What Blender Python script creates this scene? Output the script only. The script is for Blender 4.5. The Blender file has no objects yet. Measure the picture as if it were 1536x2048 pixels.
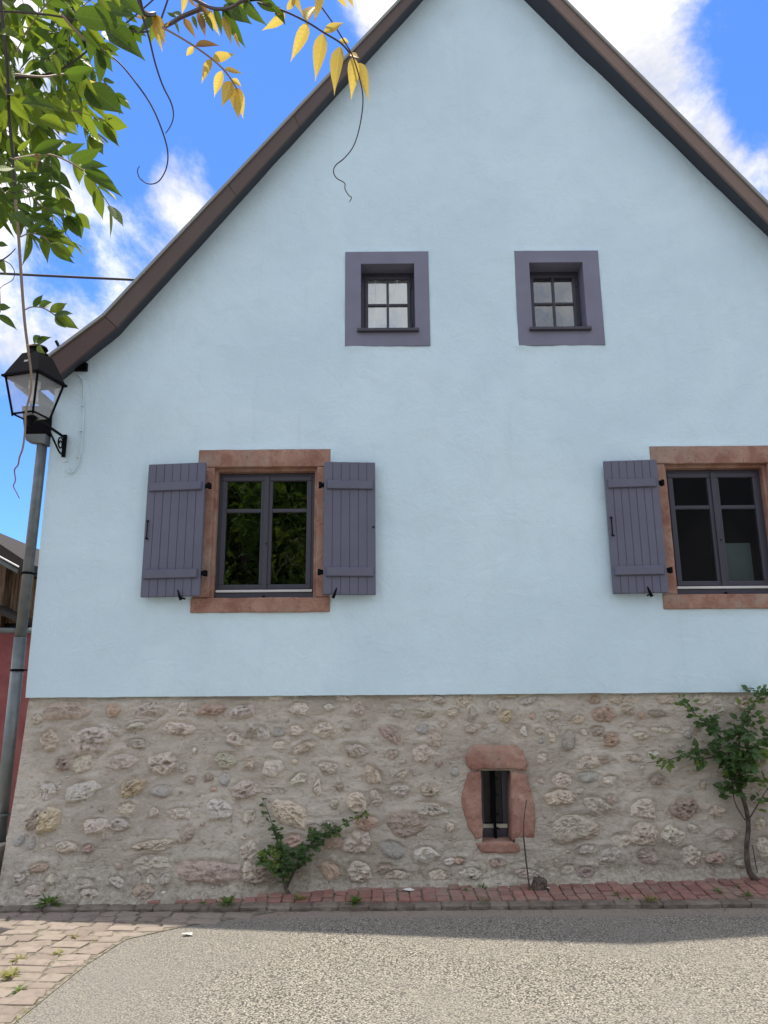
import bpy, bmesh, math, random
import numpy as np
from mathutils import Vector, Matrix, noise as mnoise

# ------------------------------------------------------------------ camera
sc = bpy.context.scene
COL = sc.collection
FPX, CAM_D, CAM_H = 1538.0, 7.0, 1.6          # focal length in photo pixels, distance to the gable, eye height
PITCH, ROLL = math.radians(13.3), math.radians(-0.45)
CM = Matrix.Rotation(math.pi/2 + PITCH, 3, 'X') @ Matrix.Rotation(ROLL, 3, 'Z')
CP = Vector((0, -CAM_D, CAM_H))
cd = bpy.data.cameras.new('camera')
cam = bpy.data.objects.new('camera', cd); COL.objects.link(cam)
cam.matrix_world = Matrix.Translation(CP) @ CM.to_4x4()
cd.sensor_fit = 'VERTICAL'; cd.sensor_height = 36; cd.lens = FPX/2048*36
cd.clip_start = .05; cd.clip_end = 2000
sc.camera = cam
sc.render.resolution_x, sc.render.resolution_y = 768, 1024

def ray(px, py): return CM @ Vector(((px-768)/FPX, -(py-1024)/FPX, -1))
def at(px, py, Y=0.0):                        # surveyed point on the plane y = Y
    d = ray(px, py); return CP + d*((Y-CP.y)/d.y)
def near(px, py, dist):                       # surveyed point at a given depth from the eye
    return CP + ray(px, py)*dist
def gnd(px, py, z=0.0):
    d = ray(px, py); return CP + d*((z-CP.z)/d.z)

# ------------------------------------------------------------------ sky, sun, exposure
SX, SY = .05, .125                             # shadow shift per metre of height
sun_dir = Vector((-SX, SY, 1)).normalized()
w = bpy.data.worlds.new('World'); sc.world = w; w.use_nodes = True
nt = w.node_tree; nt.nodes.clear()
def N(t, typ, **kw):
    n = t.nodes.new(typ)
    for k, v in kw.items(): setattr(n, k, v)
    return n
def math_n(t, op, a, b=None, c=None, clamp=False):
    n = t.nodes.new('ShaderNodeMath'); n.operation = op; n.use_clamp = clamp
    for i, v in enumerate((a, b, c)):
        if v is None: continue
        if isinstance(v, (int, float)): n.inputs[i].default_value = v
        else: t.links.new(v, n.inputs[i])
    return n.outputs[0]
def mixc(t, f, a, b, mode='MIX'):
    n = t.nodes.new('ShaderNodeMix'); n.data_type = 'RGBA'; n.blend_type = mode
    for s, v in ((0, f), (6, a), (7, b)):
        if isinstance(v, (int, float)): n.inputs[s].default_value = v
        elif isinstance(v, tuple): n.inputs[s].default_value = (*v, 1) if len(v) == 3 else v
        else: t.links.new(v, n.inputs[s])
    return n.outputs[2]
def mapr(t, v, a, b, c=0.0, d=1.0, smooth=True):
    n = t.nodes.new('ShaderNodeMapRange'); n.interpolation_type = 'SMOOTHSTEP' if smooth else 'LINEAR'
    t.links.new(v, n.inputs[0])
    for i, x in enumerate((a, b, c, d)): n.inputs[i+1].default_value = x
    return n.outputs[0]
def noise_n(t, vec, scale, detail=4, rough=.55, dist=0.0):
    n = t.nodes.new('ShaderNodeTexNoise'); n.inputs['Scale'].default_value = scale
    n.inputs['Detail'].default_value = detail; n.inputs['Roughness'].default_value = rough
    n.inputs['Distortion'].default_value = dist
    if vec is not None: t.links.new(vec, n.inputs['Vector'])
    return n.outputs['Fac']

SKY_STRENGTH = .13
sky = N(nt, 'ShaderNodeTexSky', sky_type='NISHITA', sun_disc=False)
sky.sun_elevation = math.asin(sun_dir.z); sky.sun_rotation = math.atan2(sun_dir.x, sun_dir.y)
sky.air_density = 1.0; sky.dust_density = .3; sky.ozone_density = 2.0
tc = N(nt, 'ShaderNodeTexCoord'); gen = tc.outputs['Generated']
def blob(px, py, deg, wgt):
    d = ray(px, py).normalized()
    n = N(nt, 'ShaderNodeVectorMath', operation='DOT_PRODUCT'); nt.links.new(gen, n.inputs[0]); n.inputs[1].default_value = d
    return math_n(nt, 'MULTIPLY', mapr(nt, n.outputs['Value'], math.cos(math.radians(deg)), 1.0), wgt)
cl = math_n(nt, 'MULTIPLY_ADD', noise_n(nt, gen, 3.1, 12, .68, .35), 1.7, -.33)
tot = cl
for b in ((60, 420, 9, .06), (385, 345, 4, .30), (240, 540, 6, -.22), (120, 560, 4, -.1), (1230, 90, 8, .10), (1360, 320, 6, .05), (1490, 420, 5, .05), (740, 30, 2.5, .2),
          (430, 130, 12, -.62), (650, 300, 9, -.4), (1530, 40, 6, -.30), (1540, 230, 3, -.18), (40, 1000, 10, -.62), (60, 640, 6, .05), (200, 300, 4, -.2)):
    tot = math_n(nt, 'ADD', tot, blob(*b))
cfac = mapr(nt, tot, .25, .60)
shade = noise_n(nt, gen, 5.0, 8, .66, .3)
ccol = mixc(nt, mapr(nt, math_n(nt, 'MULTIPLY_ADD', tot, .35, shade), .50, .96), (.50, .51, .55), (1.08, 1.04, .975))
ccs = mixc(nt, 1.0, ccol, (1/SKY_STRENGTH,)*3, 'MULTIPLY')
blue = mixc(nt, 1.0, sky.outputs[0], (.45, .74, 1.22), 'MULTIPLY')
fin = mixc(nt, math_n(nt, 'MULTIPLY', cfac, .97), blue, ccs)
bg = N(nt, 'ShaderNodeBackground'); bg.inputs[1].default_value = SKY_STRENGTH
nt.links.new(fin, bg.inputs[0])
nt.links.new(bg.outputs[0], N(nt, 'ShaderNodeOutputWorld').inputs[0])

sl = bpy.data.lights.new('sun', 'SUN'); sl.energy = 3.3; sl.angle = math.radians(.55); sl.color = (1, .93, .80)
so = bpy.data.objects.new('sun', sl); COL.objects.link(so)
so.rotation_euler = sun_dir.to_track_quat('Z', 'Y').to_euler(); so.location = (-6, 4, 30)

sc.view_settings.view_transform = 'Standard'; sc.view_settings.look = 'None'
sc.view_settings.exposure = 0.72; sc.view_settings.gamma = 1
sc.render.engine = 'CYCLES'
sc.cycles.max_bounces = 8; sc.cycles.transparent_max_bounces = 12

# ------------------------------------------------------------------ materials
def mat(name, build, bump=None):
    m = bpy.data.materials.new(name); m.use_nodes = True
    t = m.node_tree; p = t.nodes['Principled BSDF']
    build(t, p)
    return m
def coords(t, kind='Object', scale=None):
    o = N(t, 'ShaderNodeTexCoord').outputs[kind]
    if kind == 'World': o = None
    if scale:
        mp = N(t, 'ShaderNodeMapping'); mp.inputs['Scale'].default_value = scale; t.links.new(o, mp.inputs[0]); o = mp.outputs[0]
    return o
def wpos(t): return N(t, 'ShaderNodeNewGeometry').outputs['Position']
def setc(t, p, c, rough=.8):
    if isinstance(c, tuple): p.inputs['Base Color'].default_value = (*c, 1)
    else: t.links.new(c, p.inputs['Base Color'])
    if isinstance(rough, (int, float)): p.inputs['Roughness'].default_value = rough
    else: t.links.new(rough, p.inputs['Roughness'])
def bump(t, p, h, strength=.3, dist=.01):
    b = N(t, 'ShaderNodeBump'); b.inputs['Strength'].default_value = strength; b.inputs['Distance'].default_value = dist
    t.links.new(h, b.inputs['Height']); t.links.new(b.outputs[0], p.inputs['Normal'])
def add(t, a, b, k=1.0): return math_n(t, 'MULTIPLY_ADD', b, k, a)

def m_plaster(t, p):
    v = wpos(t)
    a = noise_n(t, v, .8, 5, .6, .5); b = noise_n(t, v, 4, 6, .62, .8); d = noise_n(t, v, 14, 5, .65, .4)
    st = N(t, 'ShaderNodeMapping'); st.inputs['Scale'].default_value = (7, 7, .45); t.links.new(v, st.inputs[0])
    run = noise_n(t, st.outputs[0], 1, 5, .6, .2)
    c = mixc(t, mapr(t, a, .3, .7), (.570, .735, .825), (.632, .806, .882))
    c = mixc(t, mapr(t, b, .45, .72, 0, .38), c, (.548, .712, .77))
    c = mixc(t, mapr(t, run, .56, .74, 0, .28), c, (.515, .67, .72))             # faint rain runs
    c = mixc(t, mapr(t, d, .62, .76, 0, .3), c, (.69, .85, .89))
    setc(t, p, c, .92)
    h = noise_n(t, v, 30, 4, .62, .5); g = noise_n(t, v, 210, 2, .6); vo = noise_n(t, v, 5.5, 5, .6, .9)
    bump(t, p, add(t, add(t, math_n(t, 'MULTIPLY', h, .5), g, .2), vo, 1.6), .5, .014)
def m_mortar(t, p):
    v = wpos(t)
    wv = N(t, 'ShaderNodeMapping'); wv.inputs['Scale'].default_value = (1, 1, 2.6); t.links.new(v, wv.inputs[0])
    a = noise_n(t, v, 1.7, 5, .6, .4); b = noise_n(t, wv.outputs[0], 6, 7, .66, 1.2); f = noise_n(t, v, 160, 3, .7); m = noise_n(t, v, 24, 5, .68, .5)
    c = mixc(t, mapr(t, a, .32, .68), (.455, .405, .335), (.64, .585, .495))
    c = mixc(t, mapr(t, b, .50, .68, 0, .6), c, (.40, .34, .27))
    c = mixc(t, mapr(t, b, .46, .34, 0, .4), c, (.76, .70, .60))
    c = mixc(t, mapr(t, m, .56, .72, 0, .6), c, (.27, .22, .165))
    c = mixc(t, mapr(t, f, .45, .75, 0, .35), c, (.66, .60, .50))
    sep = N(t, 'ShaderNodeSeparateXYZ'); t.links.new(v, sep.inputs[0])
    low = mapr(t, sep.outputs[2], .55, .05, 0, .85)
    c = mixc(t, math_n(t, 'MULTIPLY', low, mapr(t, m, .30, .72)), c, (.24, .21, .145))     # lichen and splash dirt
    setc(t, p, c, .95)
    bump(t, p, add(t, add(t, add(t, math_n(t, 'MULTIPLY', b, 1.5), m, .8), f, .22), noise_n(t, v, 60, 4, .7), .35), .95, .028)
def m_stone(t, p):
    v = wpos(t); oi = N(t, 'ShaderNodeObjectInfo')
    b = noise_n(t, v, 17, 7, .7, .8); f = noise_n(t, v, 95, 4, .72); a = noise_n(t, v, 8, 5, .62, .6); d = noise_n(t, v, 42, 5, .72, .9)
    hs = N(t, 'ShaderNodeHueSaturation'); hs.inputs['Saturation'].default_value = .95; hs.inputs['Value'].default_value = .76
    t.links.new(oi.outputs['Color'], hs.inputs['Color'])
    c = mixc(t, mapr(t, b, .46, .64), oi.outputs['Color'], hs.outputs[0])
    c = mixc(t, mapr(t, a, .56, .70, 0, .55), c, (.38, .235, .165))
    c = mixc(t, mapr(t, a, .40, .30, 0, .5), c, (.50, .48, .43))
    c = mixc(t, mapr(t, f, .55, .70, 0, .5), c, (.82, .74, .61))
    pit = mapr(t, d, .40, .32, 0, .7)
    c = mixc(t, pit, c, (.12, .09, .07))
    setc(t, p, c, .92)
    bump(t, p, add(t, add(t, add(t, math_n(t, 'MULTIPLY', b, 1.0), d, .9), f, .35), pit, -.35), 1.0, .03)
def m_sandstone(t, p):
    v = wpos(t)
    a = noise_n(t, v, 5, 6, .65, .7); f = noise_n(t, v, 120, 3, .7); g = noise_n(t, v, 30, 5, .7, .3); l = noise_n(t, v, 2.2, 4, .6, .4)
    c = mixc(t, mapr(t, a, .32, .66), (.265, .130, .095), (.40, .245, .185))
    c = mixc(t, mapr(t, l, .50, .66, 0, .6), c, (.37, .30, .245))
    c = mixc(t, mapr(t, a, .60, .72, 0, .5), c, (.50, .38, .30))
    c = mixc(t, mapr(t, g, .57, .70, 0, .7), c, (.13, .07, .05))
    c = mixc(t, mapr(t, f, .64, .74, 0, .7), c, (.60, .48, .40))
    setc(t, p, c, .94)
    mp = N(t, 'ShaderNodeMapping'); mp.inputs['Scale'].default_value = (60, 60, 60); mp.inputs['Rotation'].default_value = (0, .6, 0); t.links.new(v, mp.inputs[0])
    w_ = N(t, 'ShaderNodeTexWave'); w_.inputs['Scale'].default_value = .35; w_.inputs['Distortion'].default_value = 6; w_.inputs['Detail'].default_value = 3; t.links.new(mp.outputs[0], w_.inputs['Vector'])
    bump(t, p, add(t, add(t, math_n(t, 'MULTIPLY', g, 1.0), f, .3), w_.outputs['Fac'], .12), .8, .016)
def painted(col, rough=.5, grain=0.0, spec=.5):
    def f(t, p):
        p.inputs['Specular IOR Level'].default_value = spec
        v = wpos(t)
        a = noise_n(t, v, 3, 4, .6)
        c = mixc(t, mapr(t, a, .3, .7), tuple(x*.92 for x in col), tuple(min(1, x*1.06) for x in col))
        setc(t, p, c, rough)
        mp = N(t, 'ShaderNodeMapping'); mp.inputs['Scale'].default_value = (90, 90, 5) if grain else (60, 60, 60); t.links.new(v, mp.inputs[0])
        bump(t, p, noise_n(t, mp.outputs[0], 1, 4, .6), .12+grain, .004)
    return f
def m_asphalt(t, p):
    v = wpos(t)
    vo = N(t, 'ShaderNodeTexVoronoi'); vo.inputs['Scale'].default_value = 88; t.links.new(v, vo.inputs['Vector']); vo.inputs['Randomness'].default_value = 1
    wn = N(t, 'ShaderNodeTexWhiteNoise'); t.links.new(vo.outputs['Color'], wn.inputs['Vector'])
    a = noise_n(t, v, .8, 4, .6); f = noise_n(t, v, 200, 2, .6)
    c = mixc(t, wn.outputs['Value'], (.25, .228, .19), (.52, .475, .40))
    c = mixc(t, mapr(t, wn.outputs['Value'], .90, .97), c, (.70, .65, .56))
    c = mixc(t, mapr(t, vo.outputs['Distance'], .42, .70), c, (.085, .077, .065))
    c = mixc(t, mapr(t, a, .38, .66, 0, .5), c, (.27, .25, .215))
    c = mixc(t, mapr(t, noise_n(t, v, 3.1, 5, .65, .6), .58, .72, 0, .35), c, (.17, .158, .14))
    # the patch next to the setts is an older, greyer repair
    sep = N(t, 'ShaderNodeSeparateXYZ'); t.links.new(v, sep.inputs[0])
    wob = noise_n(t, v, 2.2, 4, .6)
    gx = mapr(t, add(t, sep.outputs[0], wob, .8), -.9, -.2, .40, 0)
    c = mixc(t, gx, c, (.24, .225, .20))
    kerbdirt = mapr(t, add(t, sep.outputs[1], wob, .22), -.80, -.62, 0, .7)
    c = mixc(t, kerbdirt, c, (.36, .29, .24))
    setc(t, p, c, .95)
    h = math_n(t, 'SUBTRACT', 1.0, vo.outputs['Distance'])
    hh = math_n(t, 'MULTIPLY', h, math_n(t, 'ADD', wn.outputs['Value'], .5))
    bump(t, p, add(t, hh, f, .25), .85, .014)
def sett(c1, c2, c3):
    def f(t, p):
        v = wpos(t); oi = N(t, 'ShaderNodeObjectInfo')
        c = mixc(t, oi.outputs['Random'], c1, c2)
        a = noise_n(t, v, 16, 5, .65, .3); g = noise_n(t, v, 130, 3, .7)
        c = mixc(t, mapr(t, a, .45, .72, 0, .75), c, c3)
        c = mixc(t, mapr(t, noise_n(t, v, 3.2, 5, .65, .4), .42, .68, 0, .6), c, (.27, .235, .185))
        c = mixc(t, mapr(t, g, .58, .75, 0, .4), c, tuple(x*1.7 for x in c2))
        setc(t, p, c, .9)
        bump(t, p, add(t, a, g, .4), .6, .01)
    return f
def m_glass(t, p, k=1.9):
    t.nodes.remove(p)
    tr = N(t, 'ShaderNodeBsdfTransparent'); tr.inputs[0].default_value = (.80, .84, .83, 1)
    gl = N(t, 'ShaderNodeBsdfGlossy'); gl.inputs['Roughness'].default_value = .012; gl.inputs[0].default_value = (.95, .97, 1, 1)
    fr = N(t, 'ShaderNodeFresnel'); fr.inputs[0].default_value = 1.5
    bb = N(t, 'ShaderNodeBump'); bb.inputs['Strength'].default_value = .06; bb.inputs['Distance'].default_value = .01
    t.links.new(noise_n(t, wpos(t), 5, 2, .5), bb.inputs['Height']); t.links.new(bb.outputs[0], gl.inputs['Normal'])
    mx = N(t, 'ShaderNodeMixShader'); t.links.new(math_n(t, 'MULTIPLY', fr.outputs[0], k, clamp=True), mx.inputs[0])
    t.links.new(tr.outputs[0], mx.inputs[1]); t.links.new(gl.outputs[0], mx.inputs[2])
    t.links.new(mx.outputs[0], t.nodes['Material Output'].inputs[0])
def m_dull_glass(t, p):
    setc(t, p, (.012, .013, .016), .16); p.inputs['Specular IOR Level'].default_value = .25
def m_lampglass(t, p):
    setc(t, p, (.75, .76, .76), .25); p.inputs['Alpha'].default_value = .16
def leafmat(c1, c2, trans, tmix=.5, rough=.45):
    def f(t, p):
        uv = N(t, 'ShaderNodeUVMap').outputs[0]
        sep = N(t, 'ShaderNodeSeparateXYZ'); t.links.new(uv, sep.inputs[0])
        av = math_n(t, 'ABSOLUTE', sep.outputs[1])
        ph = math_n(t, 'MULTIPLY', math_n(t, 'SUBTRACT', sep.outputs[0], math_n(t, 'MULTIPLY', av, .18)), 52.0)
        vein = mapr(t, math_n(t, 'SINE', ph), .55, 1.0, 0, .45)
        mid = mapr(t, av, .09, .02)
        oi = N(t, 'ShaderNodeObjectInfo')
        vv = noise_n(t, wpos(t), 24, 3, .6)
        base = mixc(t, oi.outputs['Random'], c1, c2)
        base = mixc(t, mapr(t, vv, .35, .7, 0, .5), base, tuple(x*.7 for x in c1))
        c = mixc(t, math_n(t, 'MAXIMUM', vein, mid), base, tuple(min(1, x*1.35+.02) for x in c2))
        setc(t, p, c, rough); p.inputs['Specular IOR Level'].default_value = .35
        tl = N(t, 'ShaderNodeBsdfTranslucent')
        tcv = mixc(t, vein, mixc(t, oi.outputs['Random'], tuple(x*.75 for x in trans), trans), tuple(x*.62 for x in trans))
        t.links.new(tcv, tl.inputs[0])
        bump(t, p, math_n(t, 'MULTIPLY', vein, -1.0), .35, .004)
        mx = N(t, 'ShaderNodeMixShader'); mx.inputs[0].default_value = tmix
        t.links.new(p.outputs[0], mx.inputs[1]); t.links.new(tl.outputs[0], mx.inputs[2])
        t.links.new(mx.outputs[0], t.nodes['Material Output'].inputs[0])
    return f
def m_bark(t, p):
    v = wpos(t); mp = N(t, 'ShaderNodeMapping'); mp.inputs['Scale'].default_value = (70, 70, 14); t.links.new(v, mp.inputs[0])
    a = noise_n(t, mp.outputs[0], 1, 5, .65)
    setc(t, p, mixc(t, mapr(t, a, .35, .65), (.035, .026, .02), (.13, .10, .08)), .9); bump(t, p, a, .7, .01)
def m_cobble_ground(t, p):
    v = wpos(t); a = noise_n(t, v, 30, 5, .65)
    setc(t, p, mixc(t, mapr(t, a, .35, .65), (.11, .095, .07), (.27, .24, .185)), .95); bump(t, p, a, .8, .012)
def m_curtain(t, p):
    setc(t, p, (.90, .91, .88), .9)
def m_redwall(t, p):
    v = wpos(t); a = noise_n(t, v, 3, 5, .6); g = noise_n(t, v, 60, 3, .6)
    setc(t, p, mixc(t, mapr(t, a, .3, .7), (.23, .062, .065), (.31, .105, .10)), .9); bump(t, p, g, .4, .01)
def m_wood(t, p):
    v = wpos(t); mp = N(t, 'ShaderNodeMapping'); mp.inputs['Scale'].default_value = (40, 40, 3); t.links.new(v, mp.inputs[0])
    a = noise_n(t, mp.outputs[0], 1, 4, .6)
    setc(t, p, mixc(t, mapr(t, a, .35, .65), (.10, .06, .035), (.27, .17, .09)), .85); bump(t, p, a, .4, .008)
def m_tile(t, p):
    v = wpos(t); a = noise_n(t, v, 7, 4, .6)
    setc(t, p, mixc(t, mapr(t, a, .3, .7), (.10, .055, .04), (.19, .105, .075)), .85); bump(t, p, a, .4, .02)
def m_zinc(t, p):
    v = wpos(t); a = noise_n(t, v, 9, 4, .6)
    setc(t, p, mixc(t, mapr(t, a, .3, .7), (.115, .135, .14), (.165, .19, .195)), .42); p.inputs['Metallic'].default_value = .35
    bump(t, p, a, .08, .01)
MT = {k: mat(k, f) for k, f in dict(
    blue_plaster=m_plaster, lime_mortar=m_mortar, rubble_stone=m_stone, red_sandstone=m_sandstone,
    mauve_paint=painted((.172, .178, .245), .55), shutter_paint=painted((.108, .112, .162), .48, .1), window_paint=painted((.044, .043, .062), .42, .05),
    verge_brown=painted((.168, .112, .086), .5), verge_shaded=painted((.082, .054, .041), .5), eave_brown=painted((.070, .034, .026), .5), soffit_navy=painted((.024, .026, .040), .6),
    edge_metal=painted((.26, .27, .255), .45), iron=painted((.005, .005, .007), .6, 0.0, .06), white_metal=painted((.62, .62, .60), .4),
    reflection_board=painted((.30, .35, .36), .6), dark_timber=painted((.030, .021, .017), .8), grey_boards=painted((.085, .08, .082), .85, .2), cream=painted((.50, .50, .40), .6), dark_room=painted((.028, .028, .032), .9), pale_cable=painted((.57, .69, .73), .6),
    black_cable=painted((.012, .012, .013), .5), paper=painted((.78, .78, .75), .7),
    asphalt=m_asphalt, brick_sett=sett((.22, .105, .088), (.335, .17, .138), (.15, .095, .075)), kerb_stone_mat=sett((.13, .105, .085), (.195, .16, .13), (.08, .065, .052)),
    road_sett=sett((.215, .172, .145), (.30, .245, .205), (.16, .128, .108)), joint=m_cobble_ground,
    glass=m_glass, attic_glass=lambda t, p: m_glass(t, p, 6.5), attic_glass_dark=lambda t, p: m_glass(t, p, 3.0), dark_glass=lambda t, p: m_glass(t, p, 1.15), dull_glass=m_dull_glass, lamp_glass=m_lampglass, bark=m_bark, curtain_cloth=m_curtain, red_wall=m_redwall, old_wood=m_wood, roof_tile=m_tile, zinc=m_zinc,
    leaf_green=leafmat((.026, .060, .010), (.048, .095, .015), (.15, .25, .022), .42), leaf_lime=leafmat((.048, .092, .012), (.075, .13, .016), (.29, .38, .03), .5),
    leaf_yellow=leafmat((.44, .29, .065), (.54, .39, .10), (.82, .62, .13), .55), leaf_bronze=leafmat((.20, .10, .04), (.26, .15, .06), (.45, .28, .08), .45),
    leaf_rose=leafmat((.040, .085, .028), (.075, .135, .045), (.20, .34, .07), .32, .38), leaf_rose_young=leafmat((.10, .17, .035), (.15, .22, .05), (.36, .48, .09), .4),
    leaf_tree=leafmat((.035, .075, .014), (.06, .115, .02), (.20, .32, .04), .4), weed_green=leafmat((.06, .13, .025), (.10, .18, .04), (.3, .45, .07), .4), weed_dry=leafmat((.22, .21, .06), (.32, .30, .10), (.5, .5, .15), .4),
    young_stem=painted((.26, .19, .13), .6), red_stem=painted((.30, .12, .10), .6), dark_stem=painted((.045, .03, .028), .6),
).items()}

# ------------------------------------------------------------------ mesh helpers
def mesh(name, vs, fs, m, smooth=False, uv=None):
    me = bpy.data.meshes.new(name); me.from_pydata([tuple(v) for v in vs], [], fs); me.update()
    if m: me.materials.append(MT[m])
    if smooth: me.polygons.foreach_set('use_smooth', [True]*len(me.polygons))
    if uv is not None:
        l = me.uv_layers.new(name='UVMap'); vi = np.empty(len(me.loops), int); me.loops.foreach_get('vertex_index', vi)
        l.data.foreach_set('uv', np.asarray(uv, float)[vi].ravel())
    return me
def ob(name, me, parent=None, mw=None):
    o = bpy.data.objects.new(name, me); COL.objects.link(o)
    if mw is not None: o.matrix_world = mw
    if parent is not None: o.parent = parent; o.matrix_parent_inverse = Matrix.Identity(4)
    return o
def mk(name, vs, fs, m, parent=None, smooth=False, uv=None): return ob(name, mesh(name, vs, fs, m, smooth, uv), parent)
def tag(o, label, cat, group=None):
    o['label'] = label; o['category'] = cat
    if group: o['group'] = group
    return o
def kind(o, k): o['kind'] = k; return o
def empty(name): return ob(name, None)

class G:                                       # collects shapes into one mesh
    def __init__(s): s.v = []; s.f = []; s.uv = []
    def put(s, vs, fs, uv=None):
        n = len(s.v); s.v += [tuple(v) for v in vs]; s.f += [tuple(i+n for i in f) for f in fs]
        s.uv += list(uv) if uv is not None else [(0, 0)]*len(vs)
        return s
    def box(s, x0, x1, y0, y1, z0, z1):
        return s.put([(x0,y0,z0),(x1,y0,z0),(x1,y1,z0),(x0,y1,z0),(x0,y0,z1),(x1,y0,z1),(x1,y1,z1),(x0,y1,z1)],
                     [(0,3,2,1),(4,5,6,7),(0,1,5,4),(1,2,6,5),(2,3,7,6),(3,0,4,7)])
    def tube(s, pts, r, n=6, closed=True):
        pts = [Vector(p) for p in pts]; rs = r if isinstance(r, (list, tuple)) else [r]*len(pts)
        base = len(s.v); up = None
        for i, p in enumerate(pts):
            d = (pts[min(i+1, len(pts)-1)]-pts[max(i-1, 0)]).normalized()
            if up is None: up = d.orthogonal().normalized()
            up = (up-d*up.dot(d)).normalized(); sd = d.cross(up)
            for k in range(n):
                a = 2*math.pi*k/n; s.v.append(tuple(p+(up*math.cos(a)+sd*math.sin(a))*rs[i])); s.uv.append((0, 0))
        for i in range(len(pts)-1):
            for k in range(n):
                a, b = base+i*n+k, base+i*n+(k+1) % n; s.f.append((a, b, b+n, a+n))
        if closed: s.f.append(tuple(base+k for k in reversed(range(n)))); s.f.append(tuple(base+(len(pts)-1)*n+k for k in range(n)))
        return s
    def loft(s, A, B):                         # two closed sections of equal count
        n = len(A); b = len(s.v); s.v += [tuple(p) for p in A]+[tuple(p) for p in B]; s.uv += [(0, 0)]*(2*n)
        for k in range(n): s.f.append((b+k, b+(k+1) % n, b+n+(k+1) % n, b+n+k))
        s.f.append(tuple(b+k for k in reversed(range(n)))); s.f.append(tuple(b+n+k for k in range(n)))
        return s
    def mesh(s, name, m, smooth=False): return fixn(mesh(name, s.v, s.f, m, smooth, s.uv))
    def obj(s, name, m, parent=None, smooth=False): return ob(name, s.mesh(name, m, smooth), parent)
def fixn(me):
    bm = bmesh.new(); bm.from_mesh(me); bmesh.ops.recalc_face_normals(bm, faces=bm.faces); bm.to_mesh(me); bm.free(); return me
def bev(me, width=.006, seg=2):
    bm = bmesh.new(); bm.from_mesh(me)
    bmesh.ops.recalc_face_normals(bm, faces=bm.faces)
    ed = [e for e in bm.edges if len(e.link_faces) == 2 and e.calc_face_angle(0) > .5]
    bmesh.ops.bevel(bm, geom=ed, offset=width, segments=seg, affect='EDGES', profile=.6, clamp_overlap=True)
    bm.to_mesh(me); bm.free(); return me
def bbox(name, x0, x1, y0, y1, z0, z1, m, parent=None, b=.004):
    return ob(name, bev(G().box(x0, x1, y0, y1, z0, z1).mesh(name, m), b), parent)
def smooth_path(pts, n=6):
    pts = [Vector(p) for p in pts]; out = []
    for i in range(len(pts)-1):
        p0, p1, p2, p3 = pts[max(i-1, 0)], pts[i], pts[i+1], pts[min(i+2, len(pts)-1)]
        for k in range(n):
            t = k/n; out.append(.5*((2*p1)+(-p0+p2)*t+(2*p0-5*p1+4*p2-p3)*t*t+(-p0+3*p1-3*p2+p3)*t**3))
    return out+[pts[-1]]
def vnoise(x, y, z): return mnoise.noise(Vector((x, y, z)))

# =================================================================== the ground
rnd = random.Random(7)
kind(mk('road', [(-200,-200,0),(200,-200,0),(200,200,0),(-200,200,0)], [(0,1,2,3)], 'asphalt'), 'structure')

def sett_mesh(name, m, sx, sy, sz, seed, wob=.12, b=.014):
    r = random.Random(seed); g = G()
    vs = []
    for z in (0, sz):
        for (a, c) in ((-1,-1),(1,-1),(1,1),(-1,1)):
            vs.append((a*sx/2*(1+r.uniform(-wob, wob*.3)), c*sy/2*(1+r.uniform(-wob, wob*.3)), z*(1+r.uniform(-.05, .05))))
    g.put(vs, [(0,3,2,1),(4,5,6,7),(0,1,5,4),(1,2,6,5),(2,3,7,6),(3,0,4,7)])
    return bev(g.mesh(name, m), b, 2)

# kerb: a row of rough stones
KY0, KY1, KZ = -.64, -.53, .040
kerb = kind(G().box(-9, 9, KY0+.014, KY1+.02, -.05, KZ-.010).obj('kerb', 'joint'), 'structure')
def kerb_mesh(seed):
    r = random.Random(seed); me = G().box(-.10, .10, -.060, .055, -.10, 0).mesh('kerb_stone', 'kerb_stone_mat')
    bm = bmesh.new(); bm.from_mesh(me)
    bmesh.ops.bevel(bm, geom=bm.edges[:], offset=.012, segments=1, affect='EDGES')
    bmesh.ops.subdivide_edges(bm, edges=[e for e in bm.edges if e.calc_length() > .03], cuts=5, use_grid_fill=True)
    for v in bm.verts:
        q = v.co*26+Vector((seed*3.1, 0, 0)); k = 1 if v.co.z > -.06 else .3
        v.co += Vector((.5*vnoise(q.x, q.y, q.z), 1.2*vnoise(q.x+5, q.y, q.z), .7*vnoise(q.x, q.y+9, q.z)))*.010*k
    bm.to_mesh(me); bm.free(); return me
ks = [kerb_mesh(30+i) for i in range(9)]
x = -4.2
while x < 4.9:
    L = rnd.uniform(.13, .27)
    o = ob('kerb_stone', ks[rnd.randrange(9)], kerb)
    o.matrix_world = Matrix.Translation((x+L/2, (KY0+KY1)/2+rnd.uniform(-.007, .007), KZ+rnd.uniform(-.006, .004))) @ Matrix.Rotation(rnd.uniform(-.04, .04), 4, 'Z') @ Matrix.Rotation(rnd.uniform(-.02, .02), 4, 'Y') @ Matrix.Diagonal((L*.97/.20, 1, 1, 1))
    x += L

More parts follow.
